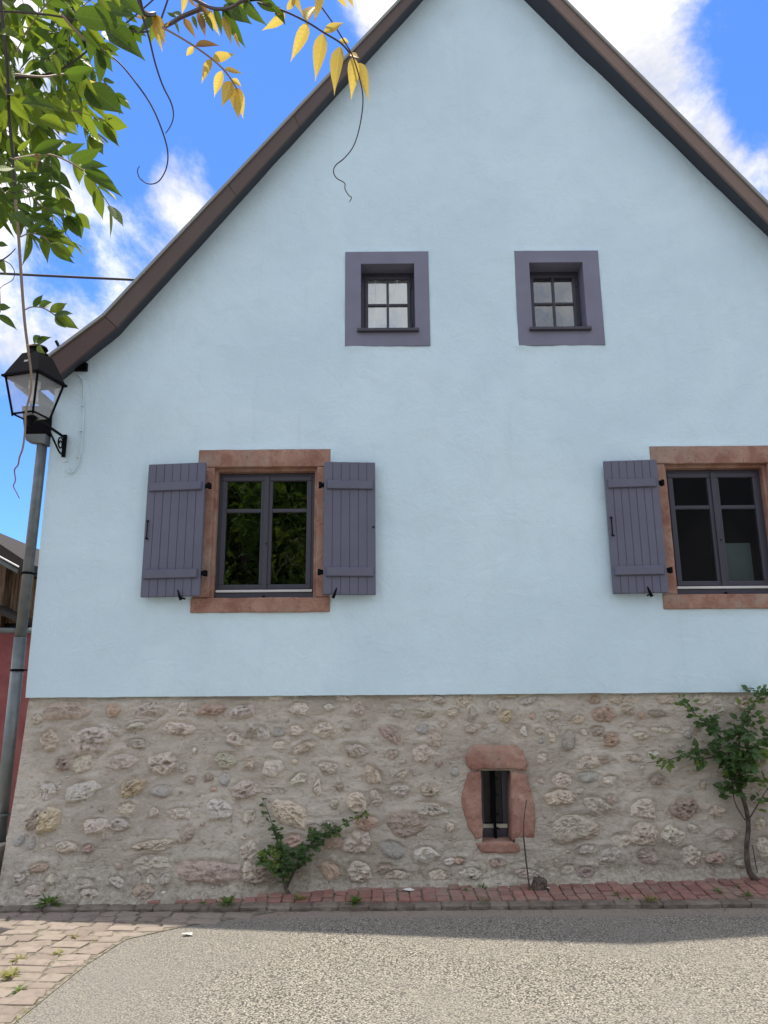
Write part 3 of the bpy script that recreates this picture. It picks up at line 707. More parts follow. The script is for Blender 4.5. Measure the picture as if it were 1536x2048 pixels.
# ---- stone base: mortar with rubble embedded in it
PAL = dict(W=(.93, .85, .72), P=(.85, .755, .625), R=(.74, .555, .44), B=(.62, .52, .43), Y=(.85, .73, .51), G=(.60, .575, .52), Q=(.74, .68, .54), D=(.67, .545, .445))
CA = (0, 1370, 2.954); CB = (480, 1370, 2.954); CC = (860, 1370, 4.042); CD = (1180, 1370, 4.315)
ST = {'a': (CA, """400 145 330 110 0 D;670 155 80 80 0 R;880 150 210 100 0 P;1080 140 60 80 0 W;1250 145 170 85 0 R;1440 150 140 80 0 W;660 255 130 60 20 W;800 245 110 50 -10 W;1060 260 210 90 5 P;1500 260 90 90 0 P;290 320 100 110 0 P;530 320 240 150 0 P;800 345 120 55 0 W;1150 385 35 45 0 W;1400 320 110 80 20 P;365 470 80 90 -20 B;490 465 120 100 0 W;710 455 170 110 -10 P;960 465 180 120 0 P;1080 490 45 60 0 P;1330 440 130 90 0 Q;1480 470 50 80 10 P;270 625 100 100 10 W;345 600 40 70 0 P;475 630 180 130 -10 W;775 605 150 100 -35 Y;955 625 110 65 0 G;1130 560 70 45 0 B;1230 550 60 50 0 B;1330 555 60 65 0 G;1450 620 150 110 0 P;200 790 120 90 -45 B;290 790 130 150 0 Y;755 735 100 80 0 P;910 755 50 60 0 P;1060 755 140 60 0 P;1295 735 130 130 0 W;1470 780 80 80 10 W;710 830 110 85 0 W;1105 885 80 110 30 B;175 940 55 80 0 G;115 920 45 70 25 G;1440 900 45 25 0 W;910 950 230 70 -5 P;900 1050 240 100 0 P;1220 1100 400 130 2 D;1480 1090 100 130 0 P;105 1150 65 80 0 W;300 1150 60 60 0 P;500 1170 130 60 5 P;690 1165 90 60 20 W;805 1150 55 70 0 B;885 1150 45 55 0 W;975 1145 55 60 0 P;850 1230 130 100 0 D;970 1225 50 25 0 W;520 1235 130 70 0 P;190 1230 130 90 0 P;230 1080 120 70 0 R;390 960 130 70 0 P;520 970 70 60 0 R;560 830 150 90 0 P;215 210 60 70 0 P"""),
 'b': (CB, """220 72 80 32 0 W;325 76 60 34 0 W;610 76 80 36 0 W;340 140 130 75 0 W;530 130 60 45 15 W;700 135 70 95 10 P;915 150 115 100 0 P;1095 165 120 65 10 W;1060 75 120 34 0 P;1320 85 120 70 0 P;1175 85 80 50 0 P;1495 125 60 90 15 P;120 280 110 75 20 W;230 278 75 50 0 G;330 272 75 70 0 W;500 265 130 80 20 W;630 250 45 45 0 P;735 235 20 50 0 W;895 290 150 90 15 D;1080 260 70 50 0 G;1200 245 45 50 0 P;1440 242 35 35 0 B;1260 165 70 50 0 P;1370 175 40 80 0 P;1365 265 70 40 0 P;20 335 60 50 0 W;235 360 75 65 -15 W;385 365 130 60 -20 P;680 390 160 90 10 P;1150 320 85 100 0 P;1275 335 140 65 -5 W;900 410 75 50 0 P;1075 405 120 120 0 P;60 460 50 90 20 B;185 495 130 125 10 W;525 485 110 65 10 P;780 525 130 90 40 P;950 540 80 50 -30 P;1270 510 45 50 0 G;345 555 100 65 -25 W;205 630 120 40 5 P;455 610 50 130 5 W;690 690 110 110 0 P;560 700 50 50 0 P;805 670 90 100 0 P;945 620 130 85 0 W;1115 625 100 80 0 P;1130 735 250 90 5 P;300 760 230 120 20 P;740 810 130 80 0 R;980 830 230 150 0 D;520 830 60 50 0 W;320 920 110 80 0 R;45 980 110 150 0 P;560 930 150 60 0 R;905 970 140 90 15 G;1090 1000 140 90 0 W;700 930 150 150 0 P;530 1095 120 110 30 R;700 1110 150 130 20 P;860 1080 100 60 0 B;930 1120 130 60 0 P;990 1150 45 35 0 B;1170 1130 110 70 0 P;1240 1045 60 40 0 W;1370 1120 120 80 0 P;100 1110 200 90 0 B;430 850 80 60 0 P"""),
 'c': (CC, """630 80 160 50 0 Q;790 125 150 70 -15 P;610 250 110 90 0 Y;825 250 50 50 0 R;985 250 140 80 0 P;1195 275 90 60 -10 P;1405 245 180 120 0 R;1330 115 100 70 0 R;1500 115 70 70 0 Q;1425 160 40 20 0 W;755 370 80 100 30 W;885 375 70 60 0 P;590 400 90 110 20 P;985 420 60 80 0 P;1120 450 100 150 15 G;1240 380 60 50 30 W;1360 370 120 70 0 B;1470 450 120 120 0 R;840 485 160 80 0 W;910 595 75 90 0 W;1280 620 180 100 -10 P;1400 600 120 70 0 B;1070 770 150 110 0 P;1280 740 150 80 0 G;1450 770 130 80 -10 W;1050 910 210 130 0 P;1210 860 80 60 0 P;1340 970 220 130 10 W;1460 920 100 70 0 B;1160 1150 360 200 -8 P;1290 1330 170 80 0 P;1450 1380 180 150 0 P;1520 1260 60 120 0 P;1120 1490 110 80 0 P;1260 1510 150 90 0 B;770 1520 180 70 0 P;340 1530 180 100 0 P;540 1440 130 70 0 R;210 1420 150 60 0 R;120 1560 150 50 0 B;900 770 60 50 0 P"""),
 'd': (CD, """300 110 230 90 0 P;640 120 170 80 0 P;980 120 150 90 0 W;1105 215 85 110 0 W;1310 150 110 130 0 P;325 220 100 80 0 P;440 265 60 60 0 R;580 250 160 60 5 B;340 350 90 40 0 W;610 385 170 50 5 W;430 435 130 60 0 W;850 430 80 60 0 G;545 595 100 60 0 W;705 560 50 50 30 P;370 630 140 60 0 P;580 815 130 120 -15 D;460 1070 220 170 0 P;820 1060 220 170 0 D;980 860 60 80 0 P;1090 1090 120 90 0 P;280 1330 170 110 0 W;450 1290 200 190 0 P;710 1300 180 160 0 W;890 1240 110 70 20 W;860 1470 190 150 10 P;500 1490 190 140 0 B;1160 1290 190 100 0 P;1080 1500 150 110 0 R;1300 1535 110 70 0 Q;1490 1400 130 180 0 P;1470 620 140 120 0 Q;1470 1200 90 110 0 P;1200 560 80 70 0 W;1300 780 110 80 0 P;1180 760 90 60 0 P""")}
stones = []
for key, ((ox, oy, k), txt) in ST.items():
    for it in txt.split(';'):
        a = it.split(); cx, cy, w_, h_, an = map(float, a[:5])
        c = surf(ox+cx/k, oy+cy/k); e1 = surf(ox+(cx+w_/2)/k, oy+cy/k); e2 = surf(ox+cx/k, oy+(cy-h_/2)/k)
        if c.x < -3.08: continue
        stones.append([c.x, c.z, 1.22*abs(e1.x-c.x), 1.22*abs(e2.z-c.z), math.radians(-an), a[5]])
r = random.Random(11)
CELL = (.66, 1.27, .28, 1.20)                  # cellar window keeps clear of stones
stones = [s for s in stones if not (CELL[0]-s[2]*.7 < s[0] < CELL[1]+s[2]*.7 and CELL[2]-s[3]*.7 < s[1] < CELL[3]+s[3]*.7)]
tries = 0
while len(stones) < 300 and tries < 9000:      # small stones between the large ones, and the stretch beyond the frame
    tries += 1
    X = r.uniform(-3.05, 3.35) if r.random() < .72 else r.uniform(3.35, 5.2); Z = r.uniform(.14, 1.52)
    a_ = r.uniform(.018, .045) if X < 3.35 else r.uniform(.03, .10); b_ = a_*r.uniform(.55, .95)
    if CELL[0]-.05 < X < CELL[1]+.05 and CELL[2]-.05 < Z < CELL[3]+.05: continue
    if any(((X-s[0])/(s[2]+a_+.012))**2+((Z-s[1])/(s[3]+b_+.012))**2 < 1 for s in stones): continue
    stones.append([X, Z, a_, b_, r.uniform(-.5, .5), r.choice('WPPPWRBQG')])
# mortar relief
XC = XL+.03                                     # corner of the stone base
xg = np.concatenate([np.arange(XC-.9, XC-.02, .05), np.arange(XC-.02, 3.5, .0115), np.arange(3.5, XR, .05)])
zg = np.arange(-.03, ZTOP+.004, .0115)
XX, ZZ = np.meshgrid(xg, zg)
rel = np.zeros_like(XX)
for (sx_, sz_, a_, b_, an, cc) in stones:
    i0, i1 = np.searchsorted(xg, [sx_-2.4*max(a_, b_), sx_+2.4*max(a_, b_)]); j0, j1 = np.searchsorted(zg, [sz_-2.4*max(a_, b_), sz_+2.4*max(a_, b_)])
    dx, dz = XX[j0:j1, i0:i1]-sx_, ZZ[j0:j1, i0:i1]-sz_
    ca, sa = math.cos(an), math.sin(an)
    q = np.sqrt(((dx*ca+dz*sa)/a_)**2+((-dx*sa+dz*ca)/b_)**2)
    k = min(1, max(a_, b_)/.06)
    und = np.clip((-dx*sa+dz*ca)/b_, -1, 1)
    lip = np.exp(-((q-1.12)/.26)**2)*(.004+.012*und)*k-np.clip((.9-q)*3, 0, 1)*.008*k
    cur = rel[j0:j1, i0:i1]; rel[j0:j1, i0:i1] = np.where(np.abs(lip) > np.abs(cur), lip, cur)
nzv = np.empty_like(rel)
for j in range(len(zg)):
    for i in range(len(xg)):
        x_, z_ = xg[i], zg[j]
        nzv[j, i] = .022*vnoise(x_*2.1, z_*2.3, .5)+.011*vnoise(x_*6.5, z_*8.5, 4.5)+.0045*vnoise(x_*21, z_*24, 8.5)+.0022*vnoise(x_*55, z_*58, 1.5)
def mortar_y(x_, z_): return base_y(x_, z_)-(.022*vnoise(x_*2.1, z_*2.3, .5)+.011*vnoise(x_*6.5, z_*8.5, 4.5))*(.3+.7*min(1, max(0, (ZTOP-z_)/.05)))
nx, nz = len(xg), len(zg); vs = []; fs = []
for j in range(nz):
    for i in range(nx):
        x_, z_ = xg[i], zg[j]; fade = min(1, max(0, (ZTOP-z_)/.05))
        y_ = base_y(max(x_, XC), z_)-(rel[j, i]+nzv[j, i])*(.3+.7*fade)
        y_ = max(y_, .018) if z_ > ZTOP-.02 else y_
        pz = pave_z(foot(x_))
        if z_ < pz+.07: y_ -= .085*((pz+.07-z_)/.09)**1.7
        sh_ = max(0, -.24*(base_y(max(x_, XC), z_)-.035))*max(0, 1-max(0, x_-XC)/.4)
        if x_ < XC:
            d = XC-x_; vs.append((sh_+XC-.025*math.sin(min(d/.05, 1)*1.57)+.4*nzv[j, i]+.03*(z_-1)*0, y_+max(0, d-.02), z_))
        else: vs.append((x_+sh_, y_, z_))
for j in range(nz-1):
    for i in range(nx-1):
        cx, cz = (xg[i]+xg[i+1])/2, (zg[j]+zg[j+1])/2
        if .80 < cx < 1.08 and .37 < cz < .95: continue
        a = j*nx+i; fs.append((a, a+1, a+nx+1, a+nx))
sb = mk('stone_base', vs, fs, 'lime_mortar', house, True)
# right flank of the base, out of frame
G().put([(XR-.02, -.02, 0), (XR-.02, 8, 0), (XR-.02, 8, 1.6), (XR-.02, .03, 1.6)], [(0, 1, 2, 3)]).obj('flank_wall', 'lime_mortar', house)
def stone_obj(sx_, sz_, a_, b_, an, cc, seed):
    r = random.Random(seed); smooth_st = cc == 'G'
    big = max(a_, b_) > .05
    RINGS = (.0, .14, .28, .42, .56, .69, .80, .90, 1.0, 1.1) if big else (.0, .25, .5, .72, .9, 1.1)
    SEG = 34 if big else 18
    nk = r.randrange(5, 9)                        # broken outline: straight runs between a few corners
    kt = sorted((k+r.uniform(-.3, .3))/nk*2*math.pi for k in range(nk)); kr = [r.uniform(.72, 1.22) for _ in range(nk)]
    pts = [(kr[k]*math.cos(kt[k]), kr[k]*math.sin(kt[k])) for k in range(nk)]
    def outline(th):
        dx, dz = math.cos(th), math.sin(th)
        if smooth_st: return 1.0+.16*vnoise(dx*1.2+seed, dz*1.2, 2)
        best = .8
        for k in range(nk):
            (x1, z1), (x2, z2) = pts[k], pts[(k+1) % nk]
            den = dx*(z2-z1)-dz*(x2-x1)
            if abs(den) < 1e-6: continue
            t = (x1*(z2-z1)-z1*(x2-x1))/den; u = (x1*dz-z1*dx)/den
            if t > 0 and -1e-4 <= u <= 1.0001: best = t
        return best*(1+.11*vnoise(dx*3+seed, dz*3, 3)+.07*vnoise(dx*8+seed, dz*8, 7))
    hgt = min(.050, .30*min(a_, b_)+.011)*r.uniform(.6, 1.3)
    crag = .15*hgt if smooth_st else r.uniform(.55, 1.0)*hgt
    tx, tz = r.uniform(-.6, .6), r.uniform(-.2, .7)
    flow = r.uniform(-.6, .6); cf, sf = math.cos(flow), math.sin(flow)
    def ridge(x, y, z): return 1-abs(vnoise(x, y, z))*2.4
    ca, sa = math.cos(an), math.sin(an); vs = []
    for q in RINGS:
        for k in range(SEG):
            th = 2*math.pi*k/SEG; rad = outline(th)
            u, v = q*rad*math.cos(th)*a_, q*rad*math.sin(th)*b_
            uu, vv = (u*cf+v*sf), (-u*sf+v*cf)*1.8            # bedding runs through the stone
            prof = (1-q**5) if q <= 1 else -.5
            c1 = ridge(uu*20+seed*1.7, vv*20, seed*.3); c2 = ridge(uu*46+seed, vv*46, 2.); c3 = vnoise(u*95, v*95, seed)
            e = min(1, max(0, (1.02-q)*3.5))
            h = -.004+hgt*prof+(crag*(.75*c1+.45*c2-.45)+.003*c3*(not smooth_st))*e+hgt*.4*(tx*u/a_-tz*v/b_)*e
            h -= .022*max(0, vnoise(u*8+seed*2.3, v*8, 6.)-.05)*min(1, q*1.6)   # mortar smeared over part of it
            gx_, gz_ = u*ca-v*sa, u*sa+v*ca
            vs.append((gx_, mortar_y(sx_+gx_, sz_+gz_)-mortar_y(sx_, sz_)-h, gz_))
    fs = []
    for i in range(len(RINGS)-1):
        for k in range(SEG):
            A, B = i*SEG+k, i*SEG+(k+1) % SEG
            fs.append((A, A+SEG, B+SEG, B) if i else (A, A+SEG, B+SEG))
    me = mesh('stone', vs, fs, 'rubble_stone', smooth_st or r.random() < .2)
    bm = bmesh.new(); bm.from_mesh(me); bmesh.ops.remove_doubles(bm, verts=bm.verts, dist=1e-5); bmesh.ops.recalc_face_normals(bm, faces=bm.faces); bm.to_mesh(me); bm.free()
    o = ob('stone', me, sb); o.location = (sx_, mortar_y(sx_, sz_), sz_)
    c = PAL[cc]; f = r.uniform(.85, 1.12); o.color = (min(1, c[0]*f*r.uniform(.97, 1.03)), c[1]*f, c[2]*f*r.uniform(.95, 1.05), 1)
for i, s in enumerate(stones): stone_obj(*s, 100+i)
# chips of stone pressed into the joints, too small to pick apart
g = G(); r = random.Random(17); n_ = 0; tries = 0
while n_ < 420 and tries < 6000:
    tries += 1
    X, Z = r.uniform(-3.05, 3.6), r.uniform(.1, 1.55); a_ = r.uniform(.007, .022)
    if CELL[0] < X < CELL[1] and CELL[2] < Z < CELL[3]: continue
    if any(((X-q[0])/(q[2]+a_))**2+((Z-q[1])/(q[3]+a_))**2 < .9 for q in stones): continue
    n_ += 1; y0 = mortar_y(X, Z); top = (X+r.uniform(-.3, .3)*a_, y0-r.uniform(.006, .012), Z+r.uniform(-.3, .3)*a_)
    k_ = r.randrange(5, 8); rim = [(X+a_*r.uniform(.7, 1.3)*math.cos(6.283*k/k_), y0+.004, Z+a_*r.uniform(.5, 1.0)*math.sin(6.283*k/k_)) for k in range(k_)]
    mid = [(X+(p_[0]-X)*.6, y0-r.uniform(.003, .010), Z+(p_[2]-Z)*.6) for p_ in rim]
    g.put([top]+mid+rim, [(0, 1+k, 1+(k+1) % k_) for k in range(k_)]+[(1+k, 1+k_+k, 1+k_+(k+1) % k_, 1+(k+1) % k_) for k in range(k_)])
o = kind(g.obj('stone_chips', 'rubble_stone', sb), 'stuff'); o.color = (.72, .62, .51, 1)

# ---- cellar window in the stone base
cel = empty('cellar_window'); cel.parent = house
def dressed(name, poly, back=.30, proud=.02, m='red_sandstone', seed=0):
    pts = []
    n0 = len(poly)
    for i in range(n0):                            # subdivide the outline and roughen it
        p, q = poly[i], poly[(i+1) % n0]
        for t in (0, .34, .67):
            u, v = p[0]+(q[0]-p[0])*t, p[1]+(q[1]-p[1])*t
            pts.append((u+1.6*vnoise(u*.11, v*.11, seed), v+1.6*vnoise(u*.11, v*.11, seed+7)))
    W_ = [surf(u, v) for u, v in pts]
    yy = sum(p.y for p in W_)/len(W_)
    A = [(p.x, p.y*.7+yy*.3-proud, p.z) for p in W_]; B = [(p.x, yy+back, p.z) for p in W_]
    cx, cz = sum(a[0] for a in A)/len(A), sum(a[2] for a in A)/len(A)
    A2 = [(cx+(a[0]-cx)*.90, a[1]-.012, cz+(a[2]-cz)*.90) for a in A]
    n = len(A); g = G(); g.v = B+A+A2; g.uv = [(0, 0)]*(3*n)
    for k in range(n):
        q = (k+1) % n; g.f += [(k, q, n+q, n+k), (n+k, n+q, 2*n+q, 2*n+k)]
    g.f.append(tuple(2*n+k for k in range(n)))
    me = g.mesh(name, m, True); bm = bmesh.new(); bm.from_mesh(me)
    bmesh.ops.triangulate(bm, faces=bm.faces)
    for _ in range(2): bmesh.ops.subdivide_edges(bm, edges=[e for e in bm.edges if e.calc_length() > .02 and max(v.co.y for v in e.verts) < yy+.08], cuts=1); bmesh.ops.triangulate(bm, faces=bm.faces)
    for v in bm.verts:
        q = v.co*18
        v.co += Vector((.5*vnoise(q.x, q.y, q.z), vnoise(q.x+9, q.y, q.z)+.6*vnoise(q.x*2.7, q.y, q.z*2.7), .5*vnoise(q.x, q.y+4, q.z)))*.009
    bm.to_mesh(me); bm.free()
    return ob(name, me, cel)
dressed('lintel', [(931, 1512), (938, 1494), (952, 1489), (1000, 1490), (1030, 1489), (1044, 1500), (1055, 1528), (1052, 1540), (1038, 1541), (1020, 1537), (962, 1537), (945, 1541), (934, 1532)], .3, .03, seed=1)
dressed('jamb', [(937, 1545), (961.5, 1542), (963, 1610), (966, 1681), (952, 1680), (936, 1655), (925, 1622), (922, 1592), (931, 1562)], .3, .016, seed=2)
dressed('jamb', [(1021, 1542), (1052, 1548), (1060, 1575), (1068, 1610), (1070, 1645), (1068, 1674), (1023, 1681)], .3, .016, seed=3)
dressed('sill', [(951, 1687), (966, 1683), (1023, 1683), (1038, 1688), (1040, 1704), (1000, 1707), (962, 1705)], .3, .012, seed=4)
c0, c1 = surf(963, 1540), surf(1023, 1682)
wy = c0.y+.16
X0, X1, Z0, Z1 = c0.x-.03, c1.x+.03, c1.z-.03, c0.z+.05
fr = bars(X0, X1, Z0, Z1, .062, wy, wy+.06).obj('frame', 'window_paint', cel); bev(fr.data, .005, 2)
G().box(X0+.05, X1-.05, wy+.02, wy+.026, Z0+.05, Z1-.05).obj('pane', 'dull_glass', cel)
bbox('bottom_rail', X0+.03, X1-.03, wy-.03, wy-.002, Z0, Z0+.10, 'window_paint', cel)
bbox('weather_bar', X0+.03, X1-.03, wy-.04, wy-.003, Z0+.103, Z0+.135, 'cream', cel, .005)
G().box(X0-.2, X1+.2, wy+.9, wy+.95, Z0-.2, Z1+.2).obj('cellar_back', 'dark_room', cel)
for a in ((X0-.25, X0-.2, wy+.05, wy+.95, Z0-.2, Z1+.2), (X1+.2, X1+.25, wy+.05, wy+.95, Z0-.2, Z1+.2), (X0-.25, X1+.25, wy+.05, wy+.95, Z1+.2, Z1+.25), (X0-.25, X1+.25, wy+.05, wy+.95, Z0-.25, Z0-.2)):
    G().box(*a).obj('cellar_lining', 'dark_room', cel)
bx_, by_ = (X0+X1)/2, wy-.075
g = G().tube([(bx_, by_, Z0+.02), (bx_-.004, by_, Z0+.2), (bx_+.003, by_, Z0+.4), (bx_, by_, Z1)], .013, 7)
for zf, sd in ((.07, 1), (.14, -1), (  .205, 1), (.30, -1), (.40, 1), (.47, -1), (.56, 1)):
    z = Z0+.05+zf*(Z1-Z0)*1.3
    g.tube([(bx_, by_, z), (bx_+sd*.022, by_-.006, z+.004), (bx_+sd*.040, by_-.012, z-.016)], [.008, .007, .002], 5)
g.obj('spiked_bar', 'iron', cel)

# ---- lantern on its bracket
lan = tag(empty('wall_lantern'), 'black four-sided street lantern on a scrolled wall bracket', 'lantern')
LY = -.65
lc = at(62, 838, LY); wallp = at(131, 884, 0)
lx = lc.x; zb = at(62, 833, LY).z; zbrim = at(64, 760, LY).z-.01; zroof = at(64, 712, LY).z; zcap = at(66, 695, LY).z
lan.location = (0, 0, 0)
th0 = math.atan2(-7-LY, 0-lx)+.06
def sq(hd, z, dx=0): return [(lx+hd*math.cos(th0+k*math.pi/2), LY+hd*math.sin(th0+k*math.pi/2), z) for k in range(4)]
HB, HT = .150, .235
g = G()
bs_, ts_ = sq(HB, zb), sq(HT, zbrim)
for k in range(4): g.tube([bs_[k], ts_[k]], .0105, 6)
for k in range(4): g.tube([bs_[k], bs_[(k+1) % 4]], .009, 6)
g.obj('lantern_frame', 'iron', lan)
g = G(); g.loft(sq(HT+.035, zbrim-.006), sq(HT+.035, zbrim+.012)); g.loft(sq(HT+.018, zbrim+.0125), sq(.125, zroof)); bev_o = g.obj('lantern_roof', 'iron', lan)
G().tube([(lx, LY, zroof-.005), (lx, LY, zroof+.018), (lx, LY, zroof+.020), (lx, LY, zcap-.02), (lx, LY, zcap-.018), (lx, LY, zcap)], [.095, .09, .062, .062, .085, .075], 16).obj('lantern_cap', 'iron', lan)
for k in range(4):
    q = (k+1) % 4; c = Vector((lx, LY, 0))
    def inn(p, s): p = Vector(p); d = Vector((p.x-lx, p.y-LY, 0)); return (lx+d.x*s, LY+d.y*s, p.z)
    A = [inn(bs_[k], .985), inn(bs_[q], .985), inn(ts_[q], .985), inn(ts_[k], .985)]; B = [inn(p, .96) for p in A]
    G().loft(A, B).obj('lantern_pane', 'lamp_glass', lan)
G().loft(sq(HB*.97, zb-.002), sq(HB*.97, zb+.002)).obj('lantern_pane', 'lamp_glass', lan)
G().tube([(lx, LY, zbrim-.01), (lx, LY, zbrim-.07), (lx, LY, zbrim-.075), (lx, LY, zbrim-.2)], [.05, .05, .035, .045], 12).obj('lamp_holder', 'white_metal', lan)
G().tube([(lx, LY, zb-.09), (lx, LY, zb-.05), (lx, LY, zb-.01)], [.02, .03, .055], 10).obj('lantern_neck', 'iron', lan)
for k in range(4): G().tube([(bs_[k][0], bs_[k][1], zb-.022), bs_[k]], [.006, .012], 6).obj('finial', 'iron', lan)
za = wallp.z+.035
wx = wallp.x
g = G().tube([(lx, LY, zb-.08), (lx, LY, za+.01), (lx+(wx-lx)*.05, LY+.03, za), (wx, -.03, za)], .013, 6)
g.box(wx-.016, wx+.016, -.030, -.006, za-.19, za+.03)
br_ = smooth_path([(lx+(wx-lx)*.45, LY*.55, za-.012), (lx+(wx-lx)*.65, LY*.35, za-.09), (lx+(wx-lx)*.85, LY*.16, za-.165), (wx, -.035, za-.17)], 5)
g.tube(br_, .009, 6)
sp = [(wx-.002, -.035-.066+(.066*(1-t*.72))*math.cos(t*9.5+.2), za-.085+(.066*(1-t*.72))*math.sin(t*9.5+.2)) for t in np.linspace(0, 1, 30)]
g.tube(sp, .0075, 5)
g.obj('bracket', 'iron', lan)
# small printed mark on the roof of the lantern
nv = [Vector(p) for p in (sq(HT+.018, zbrim+.0125)+sq(.125, zroof))]
k = 3; a, b, c, d = nv[3], nv[0], nv[4], nv[7]      # face to the left of the near edge
fx_ = (b-a).normalized(); fc = (a+b+c+d)/4; fn = (b-a).cross(d-a).normalized()
fn = fn if fn.dot(CP-fc) > 0 else -fn; fu = fn.cross(fx_).normalized(); fu = fu if fu.z > 0 else -fu
g = G()
for s in (-1, 1):
    o_ = fc+fx_*s*.011+fu*.012+fn*.002
    for (u0, u1, v0, v1) in ((-.008, .008, .006, .009), (-.008, .008, -.009, -.006), (-.008, -.005, -.006, .006), (.005, .008, -.006, .006)):
        g.put([o_+fx_*u0+fu*v0, o_+fx_*u1+fu*v0, o_+fx_*u1+fu*v1, o_+fx_*u0+fu*v1], [(0, 1, 2, 3)])
g.obj('printed_mark', 'paper', lan)

# ---- cables
cb = tag(empty('wall_cable'), 'thin pale blue painted cable looping down the wall beside the lantern', 'cable')
pts = smooth_path([at(px, py, -.010) for px, py in ((146, 741), (158, 752), (166, 766), (167, 800), (166, 840), (164, 880), (160, 908), (155, 930), (142, 946), (133, 936))], 4)
G().tube(pts, .0085, 6).obj('conduit', 'pale_cable', cb)
for px, py in ((166, 762), (166, 812), (163, 862), (157, 914), (141, 945), (132, 922)):
    p = at(px, py, -.008); bbox('cable_clip', p.x-.016, p.x+.014, -.024, .0, p.z-.007, p.z+.007, 'pale_cable', cb, .003)
p = at(163, 734, -.02); bbox('junction_box', p.x-.075, p.x+.06, -.05, .0, p.z-.045, p.z+.035, 'iron', cb, .006)
a, b = at(0, 547, 10), at(275, 560, 10); d = (b-a)/(b.x-a.x)
g = G().tube([a+d*t+Vector((0, 0, -.0007*(t+2)*(6-t)*0)) for t in (-30, -12, 0, 3, 8, 20)], .032, 6)
tag(g.obj('overhead_cable', 'black_cable'), 'black overhead wire crossing the sky behind the roof', 'wire')

# ---- stub of garden wall that meets the house corner
lw = rough_block('garden_wall', -4.6, -3.20, -.40, .10, -.05, .40, 'lime_mortar', None, .05, .03, 5)
tag(lw, 'low rough mortared wall stub at the left foot of the house', 'wall')
# ---- neighbouring shed glimpsed at the left, and the house that shades the street corner
shed = tag(empty('neighbour_shed'), 'dark timber shed with a red rendered lower wall behind the downpipe', 'shed')
SYD = 3.4
zr = at(20, 1262, SYD).z; zt = at(30, 1120, SYD).z
xr_ = -3.75
G().box(-9.5, xr_, SYD, SYD+4, 0, zr).obj('rendered_wall', 'red_wall', shed)
zc = at(56, 1148, SYD-.45).z-.3
G().box(-9.5, xr_, SYD+.25, SYD+4, zr+.001, zc).obj('timber_core', 'dark_room', shed)
ra, rb_ = at(-90, 1050, SYD-.45), at(56, 1148, SYD-.45)
x = -6.6
while x < xr_-.1:
    pw = rnd.uniform(.10, .15); ztop = ra.z+(rb_.z-ra.z)*(x+pw-ra.x)/(rb_.x-ra.x)-.01
    bbox('timber_plank', x, x+pw-.005, SYD+.17+rnd.uniform(0, .012), SYD+.2, zr+.12, ztop, 'old_wood', shed, .004)
    x += pw
G().put([(-6.6, SYD+.22, zr), (xr_, SYD+.22, zr), (xr_, SYD+.22, ra.z+(rb_.z-ra.z)*(xr_-ra.x)/(rb_.x-ra.x)), (-6.6, SYD+.22, ra.z+(rb_.z-ra.z)*(-6.6-ra.x)/(rb_.x-ra.x))], [(0, 1, 2, 3)]).obj('back_boarding', 'dark_room', shed)
def shed_slope(p0, p1, y0, y1, th, m, name='shed_roof'):          # slope falling to the right, verge towards the street
    A = [(p0.x, y0, p0.z), (p1.x, y0, p1.z), (p1.x, y0, p1.z+th), (p0.x, y0, p0.z+th)]
    return G().loft(A, [(a[0], y1, a[2]) for a in A]).obj(name, m, shed)
Y0 = SYD-.45
a, b = at(-90, 1050, Y0), at(56, 1148, Y0)
shed_slope(a, b, Y0, SYD+4.2, .14, 'dark_timber')
a, b = at(-90, 1072, Y0+.1), at(38, 1143, Y0+.1)
G().tube([a, b], .035, 8).obj('roof_pole', 'zinc', shed)
a, b = at(-80, 1070, Y0-.04), at(38, 1134, Y0-.04)
G().tube([a, b], .012, 6).obj('white_strip', 'white_metal', shed)
a, b = at(-90, 1185, Y0-.05), at(38, 1247, Y0-.05)
shed_slope(a, b, Y0-.05, SYD+.24, .05, 'dark_timber', 'pent_roof')
z = at(10, 1262, Y0).z
G().tube([(-9.5, Y0+.1, z+.12), (xr_, Y0+.1, z-.01)], .04, 8).obj('shed_gutter', 'zinc', shed)
bbox('corner_post', at(0, 1180, SYD).x-.12, at(0, 1180, SYD).x+.03, SYD+.05, SYD+.165, zr+.02, zt, 'old_wood', shed)

# =================================================================== plants
def leaf_mesh(name, m, prof, fold=.18, curl=.10, nar=1.0):
    ts = [p[0] for p in prof]; vs = []; uv = []; fs = []
    for t, wd in prof:
        z = -curl*t*t
        for s in (-1, -.5, 0, .5, 1):
            vs.append((t, s*wd*nar, z+abs(s)*wd*fold)); uv.append((t, s*max(wd, .04)*2))
    for i in range(len(prof)-1):
        for k in range(4): a = i*5+k; fs.append((a, a+5, a+6, a+1))
    return mesh(name, vs, fs, m, True, uv)
WIS = [(0, .01), (.06, .13), (.15, .26), (.28, .34), (.42, .36), (.56, .32), (.70, .23), (.82, .12), (.91, .05), (1, .006)]
ROS = [(0, .01), (.1, .22), (.25, .36), (.45, .41), (.65, .33), (.83, .17), (1, .01)]
YEL = [(0, .01), (.08, .16), (.2, .27), (.35, .30), (.52, .25), (.68, .17), (.80, .09), (.90, .035), (1, .004)]
def lset(name, m, prof, n=3): return [leaf_mesh(name, m, prof, .10+.14*i, .04+.09*i) for i in range(n)]
LM = dict(g=lset('leaflet', 'leaf_green', WIS), l=lset('leaflet', 'leaf_lime', WIS), y=lset('leaflet', 'leaf_yellow', YEL), z=lset('leaflet', 'leaf_bronze', YEL),
          r=lset('leaf', 'leaf_rose', ROS), s=lset('leaf', 'leaf_rose_young', ROS), t=[leaf_mesh('leaf', 'leaf_tree', [(0, .02), (.3, .33), (.65, .30), (1, .02)], .15)])
